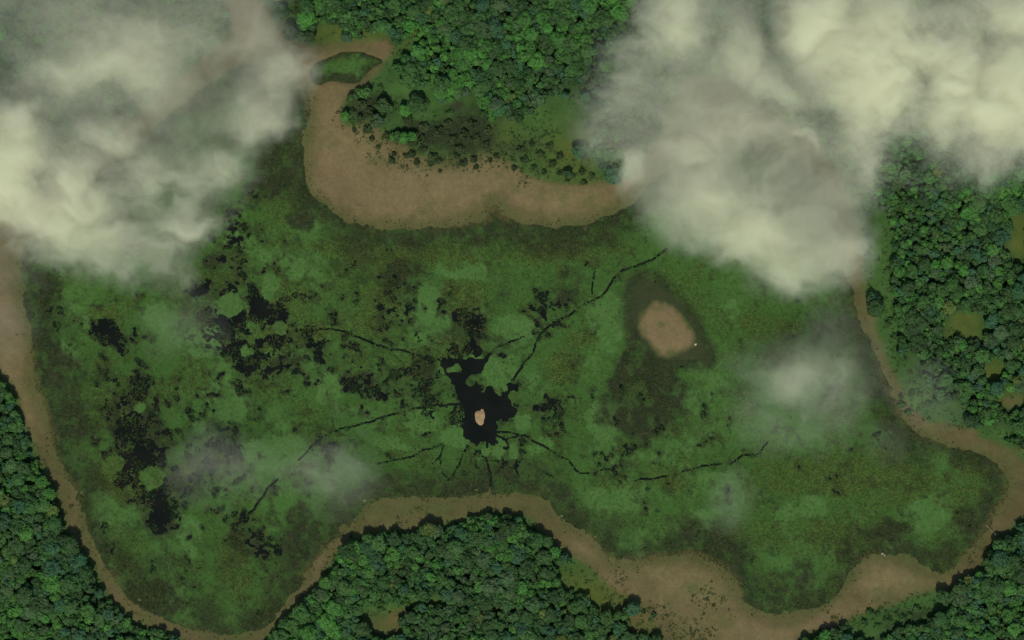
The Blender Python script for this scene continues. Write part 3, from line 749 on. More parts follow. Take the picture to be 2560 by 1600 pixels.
LANDMARKS = [('the sand islet in the central pool', 1199, 1045), ('the tan island', 1665, 820), ('the western black pools', 610, 850),
             ('the south-west dark channel', 340, 1150), ('the foot of the sandbank', 1000, 590), ('the creek mouth by the central pool', 1330, 900),
             ('the south shore bend', 1390, 1240), ('the dark western bog', 260, 850), ('the eastern lake lobe', 2250, 1200), ('the southern inlet', 640, 1290)]


def near(px, py):
    best = min(LANDMARKS, key=lambda l: (l[1] - px) ** 2 + (l[2] - py) ** 2)
    d = math.hypot(best[1] - px, best[2] - py) * MPP
    return best[0], compass(px - best[1], py - best[2]), d


NAMED = {}          # base label -> [(distance to the landmark, object)]
ORD = ['nearest', 'second nearest', 'third nearest', 'fourth nearest', 'fifth nearest', 'sixth nearest', 'seventh nearest', 'eighth nearest', 'ninth nearest', 'tenth nearest',
       'eleventh nearest', 'twelfth nearest', 'thirteenth nearest', 'fourteenth nearest', 'fifteenth nearest', 'sixteenth nearest', 'seventeenth nearest', 'eighteenth nearest']


def name_later(o, base, dist): NAMED.setdefault(base, []).append((dist, o))


def settle_labels():
    for base, lst in NAMED.items():
        lst.sort(key=lambda t: t[0])
        for k, (d, o) in enumerate(lst):
            o['label'] = base if len(lst) == 1 else f'{base}, {ORD[min(k, len(ORD) - 1)]}'


mat_attr = {'cover': cover}
big = 0
tiny = np.zeros(cells.shape, bool)
for r, k in enumerate(order):
    lst = comps[k]
    jj = np.array([a for a, b in lst]); ii = np.array([b for a, b in lst])
    cm_ = np.zeros(cells.shape, bool); cm_[jj, ii] = True
    px, py = mx[ii].mean(), my[jj].mean()
    if len(lst) > 20000:
        o = grid_object('marsh', cm_, PX, PY, MZ, MAT_MARSH, mat_attr)
        tag(o, kind='structure', label='green floating marsh that covers most of the lake')
        continue
    if py < 240 and 740 < px < 1000 and len(lst) > 100:
        o = grid_object('pond_marsh', cm_, PX, PY, MZ + 0.1, MAT_MARSH, mat_attr)
        tag(o, kind='structure', label='green marsh filling the small pond in the sandbank')
        continue
    if len(lst) < 9 or big >= 140:
        tiny |= cm_
        continue
    big += 1
    a_m2 = len(lst) * (MS * MPP) ** 2
    size = 'tiny' if a_m2 < 45 else 'small' if a_m2 < 140 else 'mid-sized' if a_m2 < 500 else 'large' if a_m2 < 3000 else 'vast'
    tone = cover[jj, ii].mean(0)
    col = 'dark' if tone[0] > 0.45 else 'olive bushy' if tone[1] > 0.45 else 'pale green' if tone[2] > 0.4 else 'green'
    lm, cp, dd = near(px, py)
    label = f'{size} {col} plant mat {cp} of {lm}'
    o = grid_object('floating_mat', cm_, PX, PY, MZ, MAT_MARSH, mat_attr, (float(wx(px)), float(wy(py)), 0.0))
    tag(o, label, 'plant mat', 'plant mats floating free in the open water')
    name_later(o, label, dd)
if tiny.any():
    tag(grid_object('floating_leaves', tiny, PX, PY, MZ, MAT_MARSH, mat_attr), 'scattered scraps of green leaves floating on the dark water', 'leaves', kind='stuff')


# ------------------------------------------------------------------ islands
def dome(name, poly, top, step, mat, attrs_fn=None, base=-0.6, smooth=True):
    x0, y0 = poly.min(0) - 6; x1, y1 = poly.max(0) + 6
    X, Y = np.meshgrid(np.arange(x0, x1, step), np.arange(y0, y1, step))
    d = sdf(X, Y, poly) + 8 * (fbm(X, Y, 24, 3, 8) - 0.5)
    w_ = (poly.max(0) - poly.min(0)).min() * 0.35
    Z = base + (top - base) * sstep(-5, w_, d) + 0.3 * (fbm(X, Y, 14, 3, 6) - 0.5)
    dc = 0.25 * (d[:-1, :-1] + d[1:, :-1] + d[:-1, 1:] + d[1:, 1:])
    cx, cy_ = poly.mean(0)
    return grid_object(name, dc > -6, X, Y, Z, mat, attrs_fn(X, Y, d) if attrs_fn else {}, (float(wx(cx)), float(wy(cy_)), 0.0), smooth)


def isl_attr(X, Y, d):
    n = fbm(X, Y, 20, 3, 2); n2 = fbm(X, Y, 9, 3, 4)
    core = sdf(X, Y, ISLAND) + 12 * (n - 0.5) + 8 * (n2 - 0.5)
    g = np.maximum(blobs(X, Y, [(1653, 812, 8, 6, 1.1), (1677, 882, 10, 9, 1.2), (1645, 772, 16, 6, .8), (1612, 830, 6, 20, .6)]) * 1.2, 0.5 * sstep(12, 0, core))
    dm_ = np.clip(sstep(14, 0, core), 0, 1)
    s = np.stack([0.10 + 0.90 * sstep(-8, 6, core), dm_, 0.30 + 0.4 * n, np.clip(g, 0, 1)], -1)
    t = np.stack([0.3 * n, sstep(6, -10, core) * (0.75 + 0.6 * n2), 0.2 * n, 0 * n], -1)
    return {'soil': s, 'turf': np.clip(t, 0, 1)}


tag(dome('sand_island', ISLAND_RIM, 1.5, 3.0, MAT_GROUND, isl_attr, base=0.0), 'tan leaf-shaped island with two green tufts in the marsh', 'island', kind='structure')
tag(dome('sand_islet', ISLET, 1.6, 1.5, MAT_SAND), 'tiny pinkish sand islet alone in the black central pool', 'islet', kind='structure')


def ground_z(px, py):
    return float(terrain_z(np.array([px], float), np.array([py], float))[0])


# ------------------------------------------------------------------ clouds
def cloud(label, poly, step, base_tau, bright, holes, seed, feather=90.0, zmid=62.0, kmax=6.0):
    poly = chaikin(poly, 2)
    x0, y0 = poly.min(0) - 130; x1, y1 = poly.max(0) + 130
    step = 5.0
    X, Y = np.meshgrid(np.arange(x0, x1 + step, step), np.arange(y0, y1 + step, step))
    wxn = X + 110 * (fbm(X, Y, 170, 4, seed + 3) - 0.5) + 34 * (fbm(X, Y, 44, 3, seed + 9) - 0.5)
    wyn = Y + 110 * (fbm(X, Y, 170, 4, seed + 6) - 0.5) + 34 * (fbm(X, Y, 44, 3, seed + 12) - 0.5)
    n1 = fbm(wxn, wyn, 200, 6, seed, 0.58)
    n2 = fbm(wxn * 0.8 + 0.45 * wyn, wyn * 1.15 - 0.3 * wxn, 85, 5, seed + 8, 0.6)
    d = sdf(X, Y, poly) + 130 * (n1 - 0.5) + 60 * (n2 - 0.5)
    e = sstep(-0.5 * feather, 0.95 * feather, d)
    v = np.clip(0.5 + 1.9 * (0.6 * n1 + 0.4 * n2 - 0.5), 0, 1.2)
    tau = 0.58 * base_tau * e * (0.46 + 1.25 * v)
    tau = tau + 1.5 * blobs(wxn, wyn, bright) * (0.10 + 1.75 * v) * np.clip(e * 1.3, 0, 1)
    tau = tau * (1 - 0.62 * np.clip(blobs(wxn, wyn, holes), 0, 1)) if holes else tau
    # spread the vapour smoothly so that no step shows at the cut
    tau = np.clip(tau * CLOUD_GAIN, 0, kmax)
    T = tau / CLOUD_DENSITY
    T = np.maximum(T, 0)
    zt = zmid + 0.70 * T + 0.02; zb = zmid - 0.30 * T - 0.02
    ce = 0.25 * (tau[:-1, :-1] + tau[1:, :-1] + tau[:-1, 1:] + tau[1:, 1:]) > 0.012
    rows, cols = X.shape
    j, i = np.nonzero(ce)
    a = j * cols + i
    F = np.stack([a, a + cols, a + cols + 1, a + 1], 1)
    N = rows * cols
    Fb = F[:, ::-1] + N
    # side walls where a kept cell has no neighbour
    pad = np.zeros((ce.shape[0] + 2, ce.shape[1] + 2), bool); pad[1:-1, 1:-1] = ce
    S = []
    up = ~pad[j, i + 1]; dn = ~pad[j + 2, i + 1]; lf = ~pad[j + 1, i]; rt = ~pad[j + 1, i + 2]
    for m, p, q in ((lf, a, a + cols), (dn, a + cols, a + cols + 1), (rt, a + cols + 1, a + 1), (up, a + 1, a)):
        S.append(np.stack([q[m], p[m], p[m] + N, q[m] + N], 1))
    F = np.concatenate([F, Fb] + S)
    sc = 1.0 - zmid / CAM_H        # the cloud floats nearer the lens, so it is smaller on the ground than it looks
    V = np.concatenate([np.stack([wx(X) * sc, wy(Y) * sc, zt], -1).reshape(-1, 3), np.stack([wx(X) * sc, wy(Y) * sc, zb], -1).reshape(-1, 3)])
    used, inv = np.unique(F, return_inverse=True)
    c0 = V[used].mean(0)
    o = obj('cloud', mesh_from('cloud', V[used] - c0, inv.reshape(-1, 4), MAT_CLOUD), None, tuple(float(v) for v in c0))
    tag(o, label, 'cloud', 'low clouds drifting over the lake')
    return o


cloud('big grey-white cloud bank over the north-west corner of the lake',
      [(-160, -160), (560, -160), (640, -30), (690, 60), (760, 120), (775, 190), (745, 270), (690, 320), (640, 370), (620, 430), (600, 500), (540, 560), (490, 630), (470, 700), (420, 740),
       (300, 725), (200, 690), (100, 660), (0, 600), (-160, 590)], 8.0, 1.15,
      [(320, 690, 170, 50, .55), (430, 700, 80, 50, .45), (110, 650, 100, 40, .5), (20, 470, 60, 130, 2.2), (190, 495, 90, 60, 2.0), (90, 560, 90, 60, 1.6), (265, 352, 50, 40, 1.3), (270, 175, 130, 70, .9), (330, 440, 130, 60, 1.0), (430, 460, 80, 60, .9), (150, 165, 60, 40, .7), (480, 560, 90, 40, .8),
       (700, 330, 40, 40, .8), (640, 300, 60, 60, .6), (400, 90, 200, 60, .5), (330, 620, 150, 50, .6), (40, 330, 40, 60, 1.6), (230, 590, 120, 40, 1.0), (560, 420, 60, 50, .7), (720, 190, 50, 60, .5)],
      [(15, 170, 36, 45, .9), (595, 150, 34, 40, .7), (585, 205, 30, 34, .7), (580, 355, 36, 26, .85), (590, 60, 60, 50, .6), (10, 60, 60, 60, .4), (480, 180, 60, 70, .45), (470, 265, 30, 30, .5), (100, 640, 30, 26, .7), (640, 420, 26, 50, .8),
       (20, 240, 40, 30, .6), (130, 310, 80, 30, .3)], 0)
cloud('thick bright cloud bank over the north-east corner of the lake',
      [(1620, -160), (1590, 0), (1540, 80), (1480, 110), (1455, 220), (1445, 320), (1480, 400), (1560, 480), (1620, 530), (1700, 600), (1770, 610), (1850, 680), (1950, 725), (2080, 715), (2150, 670),
       (2180, 600), (2185, 500), (2225, 430), (2330, 450), (2440, 480), (2500, 430), (2560, 390), (2720, 380), (2720, -160)], 8.0, 1.15,
      [(2010, 680, 130, 60, .6), (1850, 640, 90, 50, .5), (1880, 350, 130, 90, .75), (1920, 430, 130, 80, .8), (1740, 260, 130, 110, .45), (1540, 210, 80, 130, .45), (1620, 330, 100, 80, .35), (2180, 190, 90, 110, 3.4), (2270, 90, 110, 70, 3.2), (2370, 170, 60, 90, 3.0), (2040, 45, 50, 50, 2.2), (2480, 290, 110, 60, 2.6), (2360, 290, 90, 50, 2.0), (2550, 250, 80, 100, 2.4), (1980, 370, 46, 14, 1.6, 25), (1570, 430, 34, 44, 1.2),
       (1700, 60, 40, 70, 1.6), (1640, 100, 70, 26, 1.2), (1930, 250, 50, 60, 1.0), (2110, 250, 50, 40, 1.5), (1900, 560, 110, 80, .9), (1800, 490, 80, 60, .9), (2100, 640, 80, 60, .6), (2430, 400, 50, 60, .9), (2160, 400, 30, 60, .8), (2540, 60, 80, 60, 1.4), (1700, 400, 90, 30, .7),
       (1850, 150, 60, 80, .7)],
      [(1770, 225, 50, 46, .6), (1865, 400, 46, 50, .55), (2290, 180, 34, 50, .75, -35), (2270, 375, 60, 50, .55), (1945, 40, 30, 60, .7), (1640, 280, 60, 40, .35), (1500, 150, 40, 60, .4), (2010, 430, 60, 50, .4), (2440, 110, 50, 30, .6), (1640, 380, 70, 40, .3),
       (2140, 480, 40, 60, .4), (2050, 210, 40, 50, .4)], 2)
cloud('small pale cloud puff above the lake beside the east shore',
      [(1870, 930), (1920, 870), (2000, 840), (2060, 800), (2120, 830), (2170, 910), (2140, 970), (2100, 1020), (2060, 1080), (1960, 1090), (1880, 1060), (1850, 990)], 8.0, .75,
      [(1960, 950, 60, 46, .30), (2080, 950, 50, 30, .15), (1990, 1020, 50, 30, .15)], [], 4, 150)
cloud('thin veil of mist over the south-west marsh',
      [(430, 1190), (470, 1130), (560, 1110), (640, 1130), (740, 1140), (840, 1120), (920, 1150), (900, 1210), (860, 1290), (790, 1270), (740, 1210), (620, 1200), (500, 1220)], 8.0, .50,
      [(580, 1160, 70, 34, .15), (790, 1190, 60, 50, .15), (905, 1275, 40, 30, .2), (860, 1160, 60, 30, .15)], [], 6, 150)
cloud('faint narrow wisp of mist over the southern marsh', [(1790, 1230), (1830, 1200), (1860, 1250), (1850, 1330), (1810, 1340), (1785, 1290)], 8.0, .32, [], [], 9, 90)
cloud('faint bluish mist trailing along the grassy verge of the eastern forest', [(2250, 950), (2330, 930), (2370, 990), (2400, 1050), (2330, 1060), (2280, 1020)], 8.0, .28, [], [], 10, 110)
cloud('faint mist patch just inside the north-eastern river bend', [(2170, 1060), (2230, 1060), (2260, 1110), (2210, 1150), (2150, 1120)], 8.0, .25, [], [], 12, 100)
cloud('faint round haze patch above the pale western marsh', [(380, 760), (470, 740), (520, 800), (500, 870), (410, 880), (360, 820)], 8.0, .3, [], [], 14, 120)
cloud('thin mist lying on the left muddy shore', [(-60, 600), (60, 610), (90, 700), (70, 820), (50, 920), (-60, 920)], 8.0, .35, [], [], 16, 100)


def cloudy(px, py):
    return (sdf(px, py, np.array([(0, 0), (640, 0), (760, 130), (740, 270), (620, 400), (520, 600), (420, 740), (0, 620)], float)) > 0) | \
           (sdf(px, py, np.array([(1590, 0), (1470, 130), (1450, 330), (1600, 520), (1850, 690), (2120, 700), (2200, 470), (2440, 470), (2560, 400), (2560, 0)], float)) > 0)


# ------------------------------------------------------------------ trees
def crown_cards(nq, seed, lobes=7, tilt=0.45, leaf=0.30, flat=0.62):
    """leaf clumps spread over the lobes of a crown; radius 1, base at 0"""
    r = np.random.default_rng(seed)
    cen = []
    for k in range(lobes):
        a = 2 * math.pi * (k + r.uniform(-.3, .3)) / max(1, lobes - 1)
        q = 0.0 if k == lobes - 1 else r.uniform(.45, .74)
        cen.append((q * math.cos(a), q * math.sin(a), r.uniform(.30, .48) + (0.22 if q == 0 else 0), r.uniform(.34, .50)))
    cen = np.array(cen)
    V = []
    while len(V) < nq:
        k = r.integers(len(cen)); c = cen[k]
        d = r.normal(size=3); d /= np.linalg.norm(d)
        if d[2] < -0.25: d[2] = -d[2] * .6
        d /= np.linalg.norm(d)
        p = c[:3] + d * c[3] * r.uniform(.78, 1.08) * np.array([1, 1, flat + .25])
        if any(np.linalg.norm((p - q[:3]) / q[3]) < .72 for q in cen): continue
        n = d + np.array([0, 0, .35]) + r.normal(size=3) * tilt
        n /= np.linalg.norm(n)
        t = np.cross(n, r.normal(size=3)); t /= np.linalg.norm(t)
        b = np.cross(n, t)
        s = leaf * r.uniform(.65, 1.25)
        w = s * r.uniform(.6, .95)
        V.append([p - t * s * .5 - b * w * .35, p + t * s * .1 - b * w * .5, p + t * s * .5 + b * w * .3, p - t * s * .15 + b * w * .5 + n * s * .08])
    # the dense heart of the crown that the clumps stand out from
    rings = (0.03, .40, .74, .97); na = 9
    def top(x, y):
        q = cen[:, 3] ** 2 * .80 - (x - cen[:, 0]) ** 2 - (y - cen[:, 1]) ** 2
        return float(np.max(np.where(q > 0, cen[:, 2] + np.sqrt(np.maximum(q, 0)) * (flat + .25), .06)))
    G = [[(rho * math.cos(t_), rho * math.sin(t_)) for t_ in np.arange(na) * 2 * math.pi / na + .2 * k] for k, rho in enumerate(rings)]
    G = [[np.array((x, y, top(x, y))) for x, y in row] for row in G]
    for k in range(len(rings) - 1):
        for i in range(na):
            V.append([G[k][i], G[k + 1][i], G[k + 1][(i + 1) % na], G[k][(i + 1) % na]])
    return np.array(V).reshape(-1, 3)


def quads(n): return np.arange(n * 4).reshape(-1, 4)


def tube(p0, p1, r0, r1, sides=7):
    p0, p1 = np.array(p0, float), np.array(p1, float)
    d = p1 - p0; d /= np.linalg.norm(d)
    u = np.cross(d, (0.3, 1, 0.1)); u /= np.linalg.norm(u); v = np.cross(d, u)
    a = np.arange(sides) * 2 * math.pi / sides
    ring = np.cos(a)[:, None] * u + np.sin(a)[:, None] * v
    V = np.concatenate([p0 + ring * r0, p1 + ring * r1])
    k = np.arange(sides); k2 = (k + 1) % sides
    return V, np.stack([k, k2, k2 + sides, k + sides], 1)


def join(parts):
    V, F, o = [], [], 0
    for v, f_ in parts:
        V.append(v); F.append(f_ + o); o += len(v)
    return np.concatenate(V), np.concatenate(F)


NVAR = 10
CROWN_BIG, TRUNKS, CROWN_SMALL = [], [], []
for k in range(NVAR):
    V = crown_cards(230, 300 + k, lobes=6 + k % 4)
    CROWN_BIG.append(mesh_from('crown', V, quads(len(V) // 4), MAT_LEAF))
    CROWN_SMALL.append(crown_cards(36, 400 + k, lobes=5 + k % 3, leaf=.46))
    r = np.random.default_rng(500 + k)
    bend = r.uniform(-.06, .06, 2)
    parts = [tube((0, 0, -.06), (bend[0], bend[1], .9), .065, .045), tube((bend[0], bend[1], .88), (2 * bend[0], 2 * bend[1], 1.55), .045, .02)]
    for q in range(4):
        a = q * 1.57 + r.uniform(-.4, .4)
        parts.append(tube((bend[0], bend[1], .8 + .1 * q), (.5 * math.cos(a), .5 * math.sin(a), 1.3 + .08 * q), .028, .010, 5))
    V, F = join(parts)
    TRUNKS.append(mesh_from('trunk', V, F, MAT_BARK, smooth=True))

TREE_COLORS = {'dark green': (0.023, 0.056, 0.016), 'mid green': (0.031, 0.080, 0.020), 'bright green': (0.037, 0.112, 0.021),
               'grey-green': (0.036, 0.070, 0.027), 'olive green': (0.056, 0.084, 0.020), 'bluish green': (0.024, 0.068, 0.030)}
CN = list(TREE_COLORS)
# where trees stand: dart throwing with a crown radius for each
cand = rng.uniform((-120, -120), (2680, 1720), (90000, 2))
ok = forest_mask(cand[:, 0], cand[:, 1])
cand = cand[ok]
sz = fbm(cand[:, 0], cand[:, 1], 160, 3, 13)
FINE = blobs(cand[:, 0], cand[:, 1], [(1060, 1440, 110, 60), (1060, 1580, 110, 30), (1120, 1540, 90, 50), (1330, 240, 80, 50), (2200, 1590, 80, 40), (2250, 560, 60, 70)])
rad = (5.5 + 4.5 * sstep(.3, .7, sz) + 8.0 * rng.random(len(cand)) ** 3) * (1 - .42 * FINE)       # pixels
grid = {}
trees = []
GS = 24
for (x, y), r in zip(cand.tolist(), rad.tolist()):
    gxk, gyk = int(x // GS), int(y // GS)
    good = True
    for a in (-1, 0, 1):
        for b in (-1, 0, 1):
            for (x2, y2, r2) in grid.get((gxk + a, gyk + b), ()):
                if (x - x2) ** 2 + (y - y2) ** 2 < (0.60 * (r + r2)) ** 2: good = False; break
            if not good: break
        if not good: break
    if good:
        grid.setdefault((gxk, gyk), []).append((x, y, r)); trees.append((x, y, r))
trees = np.array(trees)
tcol = fbm(trees[:, 0], trees[:, 1], 170, 3, 2)
BRIGHT_T = [(780, 30, 70, 40), (1140, 200, 80, 60), (1070, 110, 60, 40), (1180, 150, 50, 40), (1400, 60, 60, 40, .8), (1330, 100, 60, 40, .7), (1230, 1330, 60, 50), (1260, 1400, 60, 60, .8), (850, 1400, 50, 40), (830, 1440, 40, 50), (1330, 1430, 40, 60, .7), (110, 1190, 40, 40), (20, 1560, 40, 40),
            (2370, 660, 60, 50, .8), (2420, 770, 50, 30), (2240, 680, 40, 80, .6), (2430, 1590, 60, 60, .6), (1330, 1380, 50, 30, .8), (2480, 1560, 60, 40, .6)]
tb_ = blobs(trees[:, 0], trees[:, 1], BRIGHT_T)
GREY_T = [(1300, 60, 120, 60), (1340, 230, 80, 60), (2330, 900, 60, 90), (2300, 620, 50, 50), (1200, 1450, 120, 70), (1100, 1580, 100, 40), (2470, 850, 60, 60, .7), (60, 1450, 100, 80, .6)]
tg_ = blobs(trees[:, 0], trees[:, 1], GREY_T)
rr = rng.random(len(trees))
kind = np.zeros(len(trees), int)
for q in range(len(trees)):
    w = np.array([1.0 + 1.2 * (tcol[q] < .45), 1.5, .30 + 3.2 * tb_[q] + 1.2 * (tcol[q] > .58), .15 + 1.5 * tg_[q], .10, .7])
    w = np.cumsum(w / w.sum())
    kind[q] = int(np.searchsorted(w, rr[q]))
tint = np.array([TREE_COLORS[CN[k]] for k in kind]) * (0.80 + 0.42 * rng.random((len(trees), 1))) * (1 + 0.05 * rng.normal(size=(len(trees), 3)))
tint = np.clip(tint, .006, .2)
tz = terrain_z(trees[:, 0], trees[:, 1])
height = (1.5 + 0.5 * rng.random(len(trees)))          # crown base height in crown radii
inview = (trees[:, 0] > 4) & (trees[:, 0] < 2556) & (trees[:, 1] > 4) & (trees[:, 1] < 1596) & ~cloudy(trees[:, 0], trees[:, 1])
idx = np.nonzero(inview)[0]
pick = idx[np.argsort(-trees[idx, 2])][:300]
picked = np.zeros(len(trees), bool); picked[pick] = True


def patch(x, y):
    if y < 450 and x < 1700: return 'northern forest'
    if x < 520: return 'south-western forest'
    if x < 1750: return 'southern forest'
    if y > 1200: return 'south-eastern forest'
    return 'eastern forest'


PATCH_MARKS = {
    'northern forest': [('the grassy clearing above the sandbank', 1030, 240), ('the north-eastern cloud bank', 1500, 100), ('the small pond', 880, 170), ('the top edge above the pond', 900, 10), ('the heart of the northern forest', 1270, 110)],
    'south-western forest': [('the bend of the western mud track', 250, 1430), ('the western mud track', 120, 1180), ('the south-west corner', 40, 1560), ('the foot of the western track', 380, 1590)],
    'southern forest': [('the crescent clearing', 990, 1530), ('the southern mud strip', 1020, 1330), ('the round brown gap', 1237, 1523), ('the olive meadow', 1450, 1450), ('the western tip of the southern forest', 800, 1500), ('the south shore bend', 1320, 1330)],
    'south-eastern forest': [('the bleached log', 2490, 1340), ('the bottom right corner', 2540, 1580), ('the muddy inlet', 2330, 1510)],
    'eastern forest': [('the yellow-green clearing', 2415, 815), ('the lower olive clearing', 2485, 925), ('the grassy verge', 2230, 760), ('the north-eastern cloud edge', 2330, 490), ('the river bend', 2500, 1070)]}


def tree_label(x, y, r, k):
    p = patch(x, y)
    m = min(PATCH_MARKS[p], key=lambda l: (l[1] - x) ** 2 + (l[2] - y) ** 2)
    d = math.hypot(m[1] - x, m[2] - y) * MPP
    size = 'huge' if r > 15.5 else 'large' if r > 13.8 else 'broad'
    return f'{size} {CN[k]} tree {compass(x - m[1], y - m[2])} of {m[0]}', d


for q in pick.tolist():
    x, y, r = trees[q]; rm = r * MPP
    t = empty('broadleaf_tree', (float(wx(x)), float(wy(y)), float(tz[q])))
    t.rotation_euler = (0, 0, float(rng.uniform(0, 6.28)))
    lb, dd = tree_label(x, y, r, int(kind[q]))
    tag(t, lb, 'tree', 'large trees of the ' + patch(x, y))
    name_later(t, lb, dd)
    v = int(rng.integers(NVAR))
    tr = obj('trunk', TRUNKS[v], t); h = float(height[q] * rm); tr.scale = (rm * 1.1, rm * 1.1, h / 1.0)
    cr = obj('crown', CROWN_BIG[v], t, (0, 0, h)); cr.scale = (rm * 1.34, rm * 1.28, rm * 1.0)
    cr.color = (*tint[q].tolist(), 1.0)

# all the other trees, one mass
rest = np.nonzero(~picked)[0]
nq = len(CROWN_SMALL[0]) // 4
VV = np.empty((len(rest), nq * 4, 3), np.float32); CC = np.empty((len(rest), nq * 4, 4), np.float32)
for c_, q in enumerate(rest.tolist()):
    x, y, r = trees[q]; rm = r * MPP * 1.34
    a = rng.uniform(0, 6.28); ca, sa = math.cos(a), math.sin(a)
    P = CROWN_SMALL[int(rng.integers(NVAR))]
    e1, e2 = rng.uniform(.82, 1.15, 2)
    VV[c_, :, 0] = (P[:, 0] * ca * e1 - P[:, 1] * sa * e2) * rm + wx(x)
    VV[c_, :, 1] = (P[:, 0] * sa * e1 + P[:, 1] * ca * e2) * rm + wy(y)
    VV[c_, :, 2] = P[:, 2] * rm + tz[q] + height[q] * r * MPP
    CC[c_, :, :3] = tint[q]; CC[c_, :, 3] = 1
VV = VV.reshape(-1, 3); CC = CC.reshape(-1, 4)
forest = obj('forest', mesh_from('forest', VV, quads(len(rest) * nq), MAT_LEAF_MASS, {'tint': CC}))
tag(forest, 'dense green rainforest canopy all round the lake', 'forest', kind='stuff')

# ------------------------------------------------------------------ shrubs on the sandbank and in the clearings
SHRUBS = []
BUSH = [mesh_from('foliage', crown_cards(90, 700 + k, lobes=5, leaf=.36), quads(90 + 27), MAT_LEAF) for k in range(5)]
STEM = []
for k in range(3):
    r = np.random.default_rng(800 + k); parts = []
    for q in range(5):
        a = q * 1.257 + r.uniform(-.3, .3)
        parts.append(tube((0, 0, -.1), (.5 * math.cos(a), .5 * math.sin(a), .55), .05, .02, 5))
    STEM.append(mesh_from('stem', *join(parts), MAT_BARK, smooth=True))
manual = [(919, 323, 13), (886, 325, 6), (930, 347, 8), (946, 368, 7), (980, 402, 10), (985, 385, 7), (1017, 390, 8), (1030, 385, 11), (1042, 405, 9), (1026, 358, 10), (1052, 355, 16), (1058, 372, 11), (1083, 395, 15), (1077, 408, 10),
          (1098, 402, 9), (1143, 390, 9), (1160, 408, 10), (1185, 398, 10), (1191, 418, 7), (1215, 362, 10), (1240, 390, 8), (1225, 400, 6), (1100, 428, 6), (1007, 335, 12), (968, 338, 10), (990, 345, 12), (1312, 400, 10), (1335, 420, 9), (1360, 430, 8),
          (1380, 410, 10), (1400, 432, 8), (1420, 445, 9), (1432, 440, 8), (1455, 430, 10), (1350, 385, 10), (1300, 375, 11), (1460, 455, 8), (1480, 440, 9), (1285, 420, 8), (1400, 390, 10), (1330, 360, 9), (1375, 365, 9), (905, 262, 14), (925, 280, 14), (945, 262, 12),
          (880, 280, 11), (1020, 300, 12), (1060, 318, 13), (1095, 330, 14), (1130, 350, 13), (1160, 335, 14), (1190, 350, 12), (1120, 310, 12), (1180, 310, 12), (1150, 372, 12), (1220, 325, 11)]
# fringe bushes elsewhere: along the verge and below the meadow
extra = []
for zx, zy, rx_, ry_, n in ((2240, 700, 22, 150, 16), (2300, 1010, 50, 60, 14), (1580, 1550, 60, 34, 5), (2240, 1545, 90, 26, 14), (960, 1500, 90, 22, 14), (1040, 245, 90, 40, 12)):
    for _ in range(n):
        extra.append((zx + rng.uniform(-rx_, rx_), zy + rng.uniform(-ry_, ry_), rng.uniform(6, 11)))
SH_MARKS = [('the middle of the sandbank edge', 1060, 380), ('the western sandbank edge', 920, 320), ('the eastern sandbank tip', 1440, 440), ('the dark thicket', 1140, 330), ('the eastern grassy verge', 2240, 700),
            ('the river bend meadow', 2300, 1010), ('the olive meadow', 1580, 1550), ('the muddy inlet', 2240, 1545), ('the southern mudflat', 1780, 1560), ('the crescent clearing', 960, 1500), ('the grassy clearing', 1030, 240)]
for n, (x, y, r) in enumerate(manual + extra):
    rm = r * MPP
    s = empty('shrub', (float(wx(x)), float(wy(y)), ground_z(x, y)))
    s.rotation_euler = (0, 0, float(rng.uniform(0, 6.28)))
    m = min(SH_MARKS, key=lambda l: (l[1] - x) ** 2 + (l[2] - y) ** 2)
    d = math.hypot(m[1] - x, m[2] - y) * MPP
    dark_ = n < len(manual)
    tone = 'dark green' if dark_ else 'leafy green'
    size = 'small' if r < 8 else 'rounded' if r < 12 else 'spreading'
    lb = f'{size} {tone} shrub {compass(x - m[1], y - m[2])} of {m[0]}'
    name_later(s, lb, d)
    tag(s, lb, 'shrub', 'shrubs dotted over the sandbank' if dark_ else 'shrubs along the clearings')
    st_ = obj('stem', STEM[n % 3], s); st_.scale = (rm, rm, rm)
    fo = obj('foliage', BUSH[n % 5], s, (0, 0, 0.12 * rm)); fo.scale = (rm, rm, rm * .95)
    c0 = np.array((0.026, 0.042, 0.014) if dark_ else (0.030, 0.070, 0.018)) * rng.uniform(.8, 1.25)
    fo.color = (*c0.tolist(), 1)

# low growth merging over the clearings, the verges and the ragged upper edge of the sandbank
up_ = rng.uniform((-60, -60), (2620, 1660), (80000, 2))
ux, uy = up_[:, 0], up_[:, 1]
un = fbm(ux, uy, 60, 5, 18, 0.62)
udm = D_MUD(ux, uy); udl = D_LAKE(ux, uy)
THICK = [(1100, 345, 150, 60, 1.3), (930, 275, 60, 40, 1.2), (1250, 370, 120, 50, 1.0), (1400, 420, 110, 46, 1.0), (1010, 390, 80, 34, .8), (1200, 410, 120, 26, .8), (940, 335, 60, 30, .8), (1760, 1490, 60, 30, .7), (1700, 1570, 80, 34, .8), (1600, 1540, 70, 50, .9),
         (2250, 1540, 120, 34, 1.0), (2330, 1500, 60, 30, .8), (2225, 700, 36, 170, 1.1), (2300, 980, 60, 70, 1.1), (2420, 1050, 80, 26, .9), (860, 90, 120, 24, .7), (740, 40, 40, 60, 1.0), (960, 1520, 100, 26, .7), (1470, 1460, 80, 50, .6), (1000, 1290, 90, 20, .5), (1330, 330, 90, 60, .8), (830, 1440, 30, 50, .8), (1020, 130, 40, 40, .8), (1450, 250, 40, 80, .9)]
ub = blobs(ux, uy, THICK)
verge = sstep(46, 6, np.abs(udm + 20)) * 0.72
dens = np.maximum(ub, verge) + 1.5 * (un - 0.5)
fringe = sstep(30, 2, np.abs(udl + 8)) * 0.62
dens = np.maximum(dens, fringe + 1.9 * (un - 0.5))
